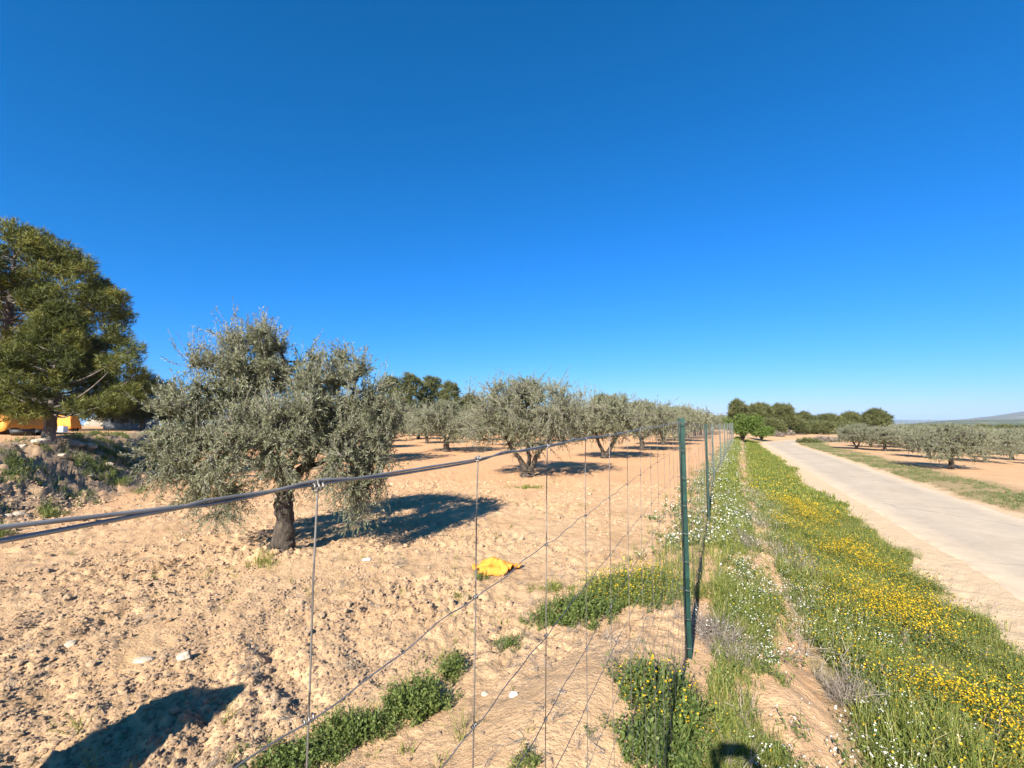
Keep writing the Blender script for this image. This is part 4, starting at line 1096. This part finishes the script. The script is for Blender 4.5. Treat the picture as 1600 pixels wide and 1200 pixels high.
def build_verge():
    rng = np.random.default_rng(601)
    def put(name, protos, x, y, s, mats, label, cat, tilt=.12):
        gn_scatter(name, protos, x, y, np.asarray(s), mats, label, cat, rng, tilt)
    # grass and herbs between fence and road
    x, y = verge_points(rng, 32000, 1.9, 13, 1.5); bm = bare_mask(x, y); k = rng.random(len(x)) < bm * .95
    x, y = x[k], y[k]; hgt = np.clip(.75 + .6 * noise2(x * .9, y * .9, 71), .35, 1.35) * np.interp(fence_w(x, y), [.8, 1.6, 3.2], [.7, 1.05, .75])
    h = rng.random(len(x)) < .42
    put("verge_grass", G_grass, x[~h], y[~h], hgt[~h] * (.7 + .5 * rng.random((~h).sum())), [M_grass], "lush green grass on the verge between fence and road", "grass")
    put("verge_herbs", G_herb, x[h], y[h], hgt[h] * (.7 + .5 * rng.random(h.sum())), [M_herb], "leafy low weeds mixed into the verge between fence and road", "weeds")
    x, y = verge_points(rng, 14000, 12, 58, 1.5); k = rng.random(len(x)) < bare_mask(x, y); x, y = x[k], y[k]
    put("far_verge_grass", G_far, x, y, (.75 + .5 * rng.random(len(x))) * np.interp(y, [12, 50], [.9, 1.2]), [M_grass], "distant green grass on the verge towards the road bend", "grass")
    # grass strip across the road
    n = 15000; s = rng.random(n); i = (rng.random(n) ** 1.2 * (len(ROAD) - 30)).astype(int); yy = 4 + 60 * rng.random(n) ** 1.4
    xr = np.interp(yy, ROAD[:90, 1], ROAD[:90, 0]); x = xr + (ROAD_HALF + .35 + 2.9 * rng.random(n)) * 1.1; y = yy
    d = road_dist(x, y) - ROAD_HALF; k = (rng.random(n) < np.clip(.5 + 1.1 * noise2(x * .5, y * .5, 81), .03, 1) * (1 - sstep(2.0, 3.0, d + .6 * noise2(x * .4, y * .4, 82)))) & (d > .2)
    x, y = x[k], y[k]
    put("roadside_grass", G_far, x, y, .28 + .30 * rng.random(len(x)), [M_grass_pale], "short green grass strip on the far side of the road", "grass")
    # yellow flowers
    x, y = verge_points(rng, 16000, 1.9, 13, 1.4); k = rng.random(len(x)) < yellow_mask(x, y) * bare_mask(x, y); x, y = x[k], y[k]
    dn = yellow_mask(x, y) > .5
    put("yellow_wildflowers", G_yel, x[~dn], y[~dn], .75 + .45 * rng.random((~dn).sum()), [M_herb, M_yellow], "scattered small yellow wildflowers through the verge grass", "wildflowers")
    put("dense_yellow_wildflowers", G_yel_d, x[dn], y[dn], .85 + .4 * rng.random(dn.sum()), [M_herb, M_yellow], "dense bright yellow wildflower drifts along the verge", "wildflowers")
    x, y = verge_points(rng, 4000, 12, 40, 1.5); k = rng.random(len(x)) < yellow_mask(x, y) * .4 * bare_mask(x, y); x, y = x[k], y[k]
    put("distant_yellow_wildflowers", G_yel_far, x, y, .8 + .4 * rng.random(len(x)), [M_herb, M_yellow], "distant yellow flower haze on the verge towards the bend", "wildflowers")
    # white flowers beside the fence
    x, y = verge_points(rng, 9000, 2.2, 13, 1.2); k = rng.random(len(x)) < white_mask(x, y) * .45 * np.clip(bare_mask(x, y) + .25, 0, 1); x, y = x[k], y[k]
    put("white_wildflowers", G_whi, x, y, .7 + .5 * rng.random(len(x)), [M_herb, M_white], "small white wildflowers in clusters just right of the fence", "wildflowers")
    n = 900; y = 7 + 40 * rng.random(n) ** 1.3; x = fence_x(y) + rng.normal(size=n) * .42 - .05
    put("fence_line_weeds", G_whi_far, x, y, .55 + .5 * rng.random(n), [M_herb, M_white], "pale flowering weeds along the foot of the distant fence", "weeds")
    n = 1500; y = 5 + 40 * rng.random(n) ** 1.4; x = fence_x(y) + rng.normal(size=n) * .4 - .1
    put("fence_line_grass", G_grass, x, y, .5 + .5 * rng.random(n), [M_grass], "grass growing along the foot of the fence beyond the first post", "grass")
    # dry stalks
    x, y = verge_points(rng, 2600, 2.2, 14, 1.3); w = fence_w(x, y); k = rng.random(len(x)) < (np.exp(-((w - 1.1) / .6) ** 2) * .8 + .12) * np.clip(.1 + 1.3 * noise2(x * .8, y * .8, 91), 0, 1) * sstep(.6, 1, -road_dist(x, y) - ROAD_HALF); x, y = x[k], y[k]
    put("dry_stalks", G_dry, x, y, .7 + .5 * rng.random(len(x)), [M_dry], "grey dry stalks among the verge weeds", "dry grass")
    # ground cover on the left bank
    n = 6500; y = 7 + 15 * rng.random(n); foot = np.interp(y, [7, 8, 10.3, 13.1, 16, 22], [-8.5, -9.0, -10.0, -10.7, -12.0, -15.5]); x = foot - 4.2 * rng.random(n) + .3
    dens = np.clip(1.6 * noise2(x * .75 + 4, y * .75, 95) + .9 * noise2(x * 2.1, y * 2.1, 96) + .1, 0, 1); k = rng.random(n) < dens; x, y = x[k], y[k]
    put("bank_weeds", G_herb + G_grass[:2], x, y, .5 + .8 * rng.random(len(x)), [M_herb], "dark green weeds covering the left bank below the pines", "weeds")
    n = 500; y = 7 + 12 * rng.random(n); x = np.interp(y, [7, 8, 10.3, 13.1, 16, 22], [-8.5, -9.0, -10.0, -10.7, -12.0, -15.5]) - 3.6 * rng.random(n)
    put("bank_dry_grass", G_dry, x, y, .6 + .6 * rng.random(n), [M_dry], "dry twiggy grass on the left bank", "dry grass")
    n = 1500; r = 2.4 + 12 * rng.random(n) ** 1.4; a = rng.uniform(-.84, .3, n); x, y = r * np.sin(a), r * np.cos(a); k = (fence_w(x, y) < -.3) & (bank_d(x, y) < 0) & (rng.random(n) < np.clip(.35 + noise2(x * .8, y * .8, 98), 0, 1)); x, y = x[k], y[k]
    put("dry_twig_litter", G_dry, x, y, .3 + .5 * rng.random(len(x)), [M_dry], "fine dry twigs and litter scattered over the orchard soil", "litter", 1.3)
    # sparse litter of weeds and twigs on the orchard soil
    n = 420; r = 2.6 + 14 * rng.random(n); a = rng.uniform(-.8, .25, n); x, y = r * np.sin(a), r * np.cos(a); k = (fence_w(x, y) < -.6) & (bank_d(x, y) < 0) & (noise2(x * .6, y * .6, 97) > -.05); x, y = x[k], y[k]
    put("field_sprouts", G_low + G_dry[:2], x, y, .35 + .5 * rng.random(len(x)), [M_grass], "sparse sprouts and dry twigs on the orchard soil", "weeds")
build_verge()

def weed_patch(name, px, py, rx, ry, n, protos, mats, label, seed, smin=.7, smax=1.2, dens=1.0, tilt=.18):
    """one clump of weeds growing together"""
    c = hit(px, py); rng = np.random.default_rng(seed); a = 6.28 * rng.random(n); q = rng.random(n) ** .62 * (1 + .25 * np.sin(a * 3 + seed) + .15 * np.sin(a * 5 + 2)) * np.where(rng.random(n) < .14, 1.5, 1)
    x, y = c.x + rx * q * np.cos(a), c.y + ry * q * np.sin(a)
    P = np.stack([x - c.x, y - c.y, ground_z(x, y) - c.z], 1); s = (smin + (smax - smin) * rng.random(n)) * np.clip(1.2 - .6 * q, .3, 1.3)
    V, T, M, R = scatter(protos, P, s, rng.random(n) * 6.28, rng, tilt)
    return tag(mesh_np(name, V, T, mats, midx=np.minimum(M, len(mats) - 1), rnd=R, loc=c), label, "weed clump", None, "stuff" if py < 900 else None)
YG = G_yel + G_herb[:2] + G_grass[:2]
weed_patch("weed_clump", 985, 930, .62, .62, 300, YG + G_yel[:2], [M_herb, M_yellow], "big weed clump full of yellow flowers left of the nearest post", 701, .85, 1.35)
weed_patch("weed_clump", 905, 962, .40, .40, 110, G_herb + G_grass[:2], [M_herb, M_yellow], "dark leafy weed clump left of the big yellow-flowered clump", 702, .8, 1.3)
weed_patch("weed_clump", 1035, 1110, .24, .34, 120, YG + G_herb, [M_herb, M_yellow], "feathery yellow-flowered weed clump at the foot of the nearest post", 703, .8, 1.25)
weed_patch("weed_clump", 1030, 1185, .28, .16, 60, G_herb + G_grass[:1], [M_herb, M_yellow], "weed clump below the nearest post at the bottom edge", 704, .6, 1.0)
weed_patch("weed_clump", 650, 1105, .22, .24, 90, G_herb + G_grass[:1], [M_herb, M_yellow], "round bright green weed clump left of the fence near the bottom", 705, .7, 1.15)
weed_patch("weed_clump", 545, 1150, .26, .15, 80, G_herb + G_grass[:1], [M_herb, M_yellow], "green weed clump left of the round clump at the bottom edge", 706, .55, .95)
weed_patch("weed_clump", 465, 1190, .30, .14, 80, G_herb, [M_herb, M_yellow], "sprawling dark green weeds beside the lowest wire knot", 707, .5, .9)
weed_patch("weed_clump", 705, 1052, .08, .20, 26, G_herb + G_dry[:1], [M_herb, M_yellow], "thin straggly weed between the round clump and the middle stay wire", 708, .6, 1.0)
weed_patch("weed_clump", 795, 1008, .16, .10, 36, G_herb + G_low, [M_herb, M_yellow], "low weed tuft on the berm edge left of the dark leafy clump", 709, .45, .8)
weed_patch("weed_clump", 845, 975, .22, .14, 44, G_herb + G_low, [M_herb, M_yellow], "low weed tuft touching the dark leafy clump", 710, .5, .9)
weed_patch("weed_clump", 860, 922, .30, .12, 40, G_low + G_herb[:1], [M_grass, M_yellow], "thin strip of low grass above the dark leafy clump", 711, .45, .8)
weed_patch("weed_clump", 752, 905, .10, .07, 14, G_herb, [M_herb, M_yellow], "small green weed in front of the orange cloth", 712, .5, .8)
weed_patch("weed_clump", 722, 935, .14, .07, 18, G_low + G_herb[:1], [M_grass, M_yellow], "faint low weed below left of the orange cloth", 713, .4, .7)
weed_patch("weed_clump", 405, 885, .28, .22, 46, G_low + G_grass[:2], [M_grass, M_yellow], "green grass tuft at the left foot of the nearest olive", 714, .5, 1.0)
weed_patch("weed_clump", 825, 762, .7, .5, 60, G_far, [M_grass, M_yellow], "patch of green weeds in front of the second olive's trunk", 715, .3, .6)
weed_patch("weed_clump", 820, 1190, .10, .06, 10, G_herb, [M_herb, M_yellow], "tiny weed at the bottom edge right of the middle stay wire", 716, .35, .6)
weed_patch("weed_clump", 1215, 1185, .12, .10, 12, G_herb + G_grass[:1], [M_herb, M_yellow], "lone weed on bare soil at the bottom right of the fence", 717, .5, .9)
weed_patch("weed_clump", 1120, 1000, .22, .5, 60, G_dry + G_whi[:2] + G_dry, [M_dry, M_white], "grey twiggy weed hugging the right of the nearest post", 718, .7, 1.2)
weed_patch("dry_bush", 1335, 1105, .16, .12, 26, G_dry, [M_dry], "grey dry twig bush low in the verge grass", 719, .9, 1.3)
weed_patch("dry_bush", 1255, 905, .22, .34, 40, G_dry, [M_dry], "larger purplish-grey dry bush in the middle of the verge", 720, .9, 1.3)
weed_patch("dry_bush", 1165, 850, .25, .35, 40, G_dry, [M_dry], "grey dry bush beside the second post on the bare crest", 721, .6, 1.0)

# ------------------------------------------------------------------ orange cloth on the soil
M_orange = plain("orange_canvas", (.60, .235, .022), .75, .10, 9.0)
def cloth():
    c = hit(774, 892); n = 34; V = []; rng = np.random.default_rng(5)
    for j in range(n):
        for i in range(n):
            u, v = i / (n - 1) * 2 - 1, j / (n - 1) * 2 - 1
            ang = math.atan2(v, u); rim = max(abs(u), abs(v)); rr_ = rim * (1 + .14 * math.sin(3 * ang + .6) + .10 * math.sin(5 * ang))
            x = math.cos(ang) * rr_ * .30; y = math.sin(ang) * rr_ * .24
            fold = .10 * max(0, 1 - (rr_ * 1.1) ** 2) + .13 * abs(float(noise2(u * 1.1 + 5, v * 1.1, 7))) + .035 * abs(float(noise2(u * 2.6 + 1, v * 2.6, 9))) + .03 * max(0, 1 - abs(u * .8 + v * .5 - .15) * 5) - .03 + (.07 * max(0, u - .3) * (v < .4))
            V.append((x, y, .012 + max(0, fold) + gz1(c.x + x, c.y + y) - c.z))
    Q = [(j * n + i, j * n + i + 1, (j + 1) * n + i + 1, (j + 1) * n + i) for j in range(n - 1) for i in range(n - 1)]
    o = mesh_np("orange_cloth", V, None, M_orange, Q=Q, smooth=True, loc=c)
    s = o.modifiers.new("solid", 'SOLIDIFY'); s.thickness = .003
    tag(o, "crumpled orange cloth lying on the soil right of the nearest olive's shadow", "cloth")
cloth()

# ------------------------------------------------------------------ things on the terrace at the left
def tarp(px0, px1, py_top, py_base, Y, label, seed):
    a, b = at(px0, py_base, Y), at(px1, py_base, Y); cx = (a.x + b.x) / 2; w = (b.x - a.x) / 2; zb = gz1(cx, Y); h = at((px0 + px1) / 2, py_top, Y).z - zb
    root = empty("tarpaulin_covered_pile", (cx, Y, zb)); n = 26; V = []
    for j in range(n):
        for i in range(n):
            u, v = i / (n - 1) * 2 - 1, j / (n - 1) * 2 - 1; rim = max(abs(u), abs(v))
            prof = 1 - max(0, (rim - .5) / .5) ** 1.5 * .86
            f = .10 * float(noise2(u * 2 + seed, v * 2, seed)) + .05 * math.sin(math.atan2(v, u) * 9) * rim ** 3
            V.append((u * w * (1 + .05 * f), v * w * .55, h * (prof + f * .9)))
    Q = [(j * n + i, j * n + i + 1, (j + 1) * n + i + 1, (j + 1) * n + i) for j in range(n - 1) for i in range(n - 1)]
    o = mesh_np("tarpaulin", V, None, M_orange, root, Q=Q, smooth=True); s = o.modifiers.new("solid", 'SOLIDIFY'); s.thickness = .01
    for k in range(3):
        mb = MB(); mb.box((-w * .6 + k * w * .6, 0, h * .18), (w * .5, w * .8, h * .36), .05 * k, .96); mb.build("pallet_stack", M_darkwood, root)
    tag(root, label, "tarpaulin")
M_darkwood = plain("dark_wood", (.06, .045, .035), .9, .3, 8.0)
tarp(-80, 47, 628, 668, 21.0, "orange tarpaulin draped over a pile at the left edge", 3)
tarp(86, 120, 644, 665, 27.0, "smaller orange tarpaulin right of the smaller pine's trunk", 9)
M_black = plain("black_rubber", (.025, .027, .03), .6, .2, 10); M_teal = plain("turquoise_plastic", (.10, .50, .42), .5, .1, 10); M_pale = plain("pale_blue_plastic", (.45, .62, .70), .5, .1, 10)
def tub(px, py, wpx, hpx, Y, mat, label, cat, name, round_=True):
    p = at(px, py, Y); z = gz1(p.x, Y); r = wpx / F_PX * Y / 2; h = hpx / F_PX * Y; root = empty(name, (p.x, Y, z)); mb = MB()
    if round_:
        mb.lathe([(.001, .02), (r * .78, .02), (r * .8, 0), (r, h), (r * .95, h), (r * .76, .05), (.001, .05)], 22); mb.build("basin", mat, root, True)
        m2 = MB(); m2.lathe([(r * .98, h * .93), (r * 1.05, h * .95), (r * 1.05, h * 1.02), (r * .95, h * 1.02)], 22); m2.build("rim", mat, root, True)
    else:
        for sx, sy, dx, dy in ((1, 0, .03, 2 * r), (-1, 0, .03, 2 * r), (0, 1, 2 * r - .064, .03), (0, -1, 2 * r - .064, .03)):
            m2 = MB(); m2.box((sx * (r - .015), sy * (r - .015), h / 2), (dx, dy, h)); m2.build("side", mat, root)
        mb.box((0, 0, .012), (2 * r - .07, 2 * r - .07, .02)); mb.build("base", mat, root)
    tag(root, label, cat)
tub(36, 668, 30, 10, 19.0, M_black, "wide shallow black rubber tub in front of the orange tarpaulin", "tub", "rubber_tub")
tub(45, 664, 11, 10, 19.9, M_teal, "turquoise plastic crate behind the black tub", "crate", "plastic_crate", False)
tub(61, 664, 13, 9, 19.8, M_black, "black bucket between the turquoise crate and the pine trunk", "bucket", "bucket")
tub(69.5, 663, 5, 10, 23.6, M_pale, "pale blue container touching the pine trunk's left side", "container", "plastic_container", False)
tub(99, 662, 8, 9, 24.5, M_pale, "pale container in the shade right of the pine trunk", "container", "plastic_container", False)
stone(104, 665, 14, "pale stone on the terrace below the smaller orange tarpaulin", 40)
stone(150, 661, 26, "low pale rubble heap left of the grey hut", 41, M_stone, 1.0)
def hut():
    Y = 36.0; a, b = at(163, 662, Y), at(207, 662, Y); zb = gz1((a.x + b.x) / 2, Y); w = b.x - a.x; h = 2.0; root = empty("stone_hut", ((a.x + b.x) / 2, Y, zb))
    M_wall = plain("grey_block_wall", (.24, .235, .22), .9, .2, 3.0, bmp=.02); M_board = plain("grey_board", (.24, .24, .25), .8, .25, 9.0); M_glass = plain("dark_glass", (.05, .055, .06), .15, .1, 3.0); M_roof = plain("tile_roof", (.30, .16, .10), .9, .25, 6.0)
    hw = w / 2
    # front wall in four pieces round the window, then back and sides
    wx0, wx1, wz0, wz1 = -hw + w * .27, -hw + w * .55, .55, 1.35
    for (x0, x1, z0, z1) in ((-hw, wx0, 0, h), (wx1, hw, 0, h), (wx0, wx1, 0, wz0), (wx0, wx1, wz1, h)):
        mb = MB(); mb.box(((x0 + x1) / 2, 0, (z0 + z1) / 2), (x1 - x0, .2, z1 - z0)); mb.build("wall", M_wall, root)
    mb = MB(); mb.box((-hw + .1, 1.3, h / 2), (.2, 2.4, h)); mb.build("wall", M_wall, root)
    mb = MB(); mb.box((hw - .1, 1.3, h / 2), (.2, 2.4, h)); mb.build("wall", M_wall, root)
    mb = MB(); mb.box((0, 2.6, h / 2), (w, .2, h)); mb.build("wall", M_wall, root)
    wd = MB(); wd.box(((wx0 + wx1) / 2, .03, (wz0 + wz1) / 2), (wx1 - wx0 - .02, .03, wz1 - wz0 - .02)); wo = wd.build("window", M_glass, root)
    fr = MB()
    for s in (-1, 1): fr.box(((wx0 + wx1) / 2 + s * (wx1 - wx0 - .06) / 2, -.06, (wz0 + wz1) / 2), (.06, .06, wz1 - wz0 - .01))
    fr.box(((wx0 + wx1) / 2, -.06, wz1 - .035), (wx1 - wx0 - .13, .05, .06)); fr.build("frame", M_darkwood, wo)
    for k in range(6):
        mb = MB(); mb.box((wx1 + .22 + k * (hw - wx1 - .3) / 5, -.13, .85), ((hw - wx1 - .3) / 5 - .025, .03, 1.6)); mb.build("board", M_board, root)
    rf = MB(); rf.box((0, 1.25, h + .2), (w + .5, 3.4, .12), 0, 1.0, .10); rf.build("roof", M_roof, root)
    tag(root, "small grey hut with dark window and boarded door in the pines' shade", "hut")
hut()

# ------------------------------------------------------------------ out of view: an added slab and the photographer, throwing the two bottom-edge shadows
def shadow_caster():  # invented unseen slab, its outline cut to give the lower-left shadow its shape
    tip = hit(398, 1064); Lh = 1.95 / math.tan(SUN_EL); bx, by = tip.x - sdx * Lh, tip.y - sdy * Lh; zb = gz1(bx, by)
    px_, py_ = sdy, -sdx                      # across the sun's direction
    h = 1.95
    poly = [(-.40, -.2), (-.41, .5), (-.39, 1.2), (-.40, h - .20), (-.33, h - .13), (-.15, h - .07), (0, h), (.035, h - .04), (.10, h - .32), (.17, h - .62), (.20, h - 1.0), (.21, .5), (.22, -.2)]
    n = len(poly); V = []
    for t_ in (-.09, .09):
        for a_, z_ in poly: V.append((a_ * px_ + t_ * sdx * (1 - .2 * z_ / h), a_ * py_ + t_ * sdy * (1 - .2 * z_ / h), z_))
    F = [tuple(range(n))[::-1], tuple(range(n, 2 * n))] + [(k, (k + 1) % n, n + (k + 1) % n, n + k) for k in range(n)]
    mb = MB(); mb.add(V, F); o = mb.build("shadow_slab", M_stone, loc=(bx, by, zb))
    bv = o.modifiers.new("bevel", 'BEVEL'); bv.width = .02; bv.segments = 2
    tag(o, "tall flat slab added out of view beside the camera to cast the lower-left shadow", "standing stone")
shadow_caster()

def photographer():
    zb = gz1(.12, -.5); root = empty("person", (.10, -.46, zb)); H = CAM_Z - zb
    J = {}; E = []; vs = []; rs = []
    def v(name, p, r, parent=None):
        J[name] = len(vs); vs.append(p); rs.append(r)
        if parent: E.append((J[parent], J[name]))
    v("pelvis", (0, 0, .95), (.15, .12)); v("waist", (0, 0, 1.12), (.135, .10), "pelvis"); v("chest", (0, .0, 1.34), (.16, .115), "waist"); v("neck", (0, .01, 1.50), (.06, .06), "chest"); v("head0", (0, .02, 1.58), (.065, .075), "neck"); v("head1", (0, .03, 1.67), (.078, .095), "head0"); v("head2", (0, .02, 1.75), (.05, .06), "head1")
    for s, n in ((-1, "l"), (1, "r")):
        v("hip" + n, (s * .10, 0, .88), (.10, .10), "pelvis"); v("knee" + n, (s * .12, .02, .48), (.065, .065), "hip" + n); v("ank" + n, (s * .13, -.01, .09), (.045, .045), "knee" + n); v("toe" + n, (s * .15, .15, .04), (.04, .03), "ank" + n)
        v("sh" + n, (s * .19, 0, 1.43), (.06, .06), "chest"); v("el" + n, (s * .33, .16, 1.62), (.045, .045), "sh" + n); v("wr" + n, (-.10 + s * .11, .37, H - .09), (.030, .026), "el" + n); v("palm" + n, (-.10 + s * .10, .395, H - .03), (.034, .022), "wr" + n)
    me = bpy.data.meshes.new("body"); me.from_pydata(vs, E, []); me.update(); me.materials.append(plain("dark_clothes", (.08, .09, .12), .9)); body = bpy.data.objects.new("body", me); link(body); body.parent = root
    body.modifiers.new("skin", 'SKIN')
    for i, sv in enumerate(me.skin_vertices[0].data): sv.radius = rs[i]; sv.use_root = (i == 0)
    ss = body.modifiers.new("sub", 'SUBSURF'); ss.levels = 2; ss.render_levels = 2
    M_skin = plain("skin", (.50, .31, .22), .6, .08, 4)
    for s in (-1, 1):
        for k in range(5):
            fb = np.array((-.10 + s * .10, .40, H - .03)); mb = MB()
            if k < 4: P = [fb + np.array((s * .006, 0, -.028 + k * .019)), fb + np.array((s * .012, .028, -.03 + k * .020)), fb + np.array((-s * .012, .036, -.03 + k * .020)), fb + np.array((-s * (.03 + .006 * (k == 1)), .030, -.03 + k * .019))]
            else: P = [fb + np.array((0, -.01, -.03)), fb + np.array((-s * .02, -.002, -.012)), fb + np.array((-s * .045, .004, .0))]
            mb.tube(P, [.0095, .009, .008, .007][:len(P)], 7); mb.build("finger", M_skin, root, True)
    hb = MB(); hb.lathe([(.001, 1.79), (.05, 1.78), (.085, 1.73), (.098, 1.66), (.094, 1.63)], 16, (0, .02, 0)); hb.build("hair", plain("dark_hair", (.03, .022, .018), .8), root, True)
    ph = MB(); ph.box((-.10, .425, H), (.15, .009, .072)); ph.build("phone", M_black, root)
    tag(root, "person in dark clothes holding a phone up over the fence, outside the picture", "person")
photographer()

# ------------------------------------------------------------------ air between the camera and the hills
def build_haze():
    mb = MB(); mb.box((0, 0, 42), (22400, 22400, 216))
    m = bpy.data.materials.new("haze"); m.use_nodes = True; nt = m.node_tree; nt.nodes.clear()
    out = nt.nodes.new("ShaderNodeOutputMaterial"); v = nt.nodes.new("ShaderNodeVolumePrincipled")
    v.inputs['Color'].default_value = (.50, .72, 1.0, 1); v.inputs['Density'].default_value = 4.5e-5; v.inputs['Anisotropy'].default_value = 0.0
    nt.links.new(v.outputs[0], out.inputs['Volume'])
    o = mb.build("haze", m); tag(o, "thin pale haze in the air over the whole valley", "haze", None, "stuff")
build_haze()
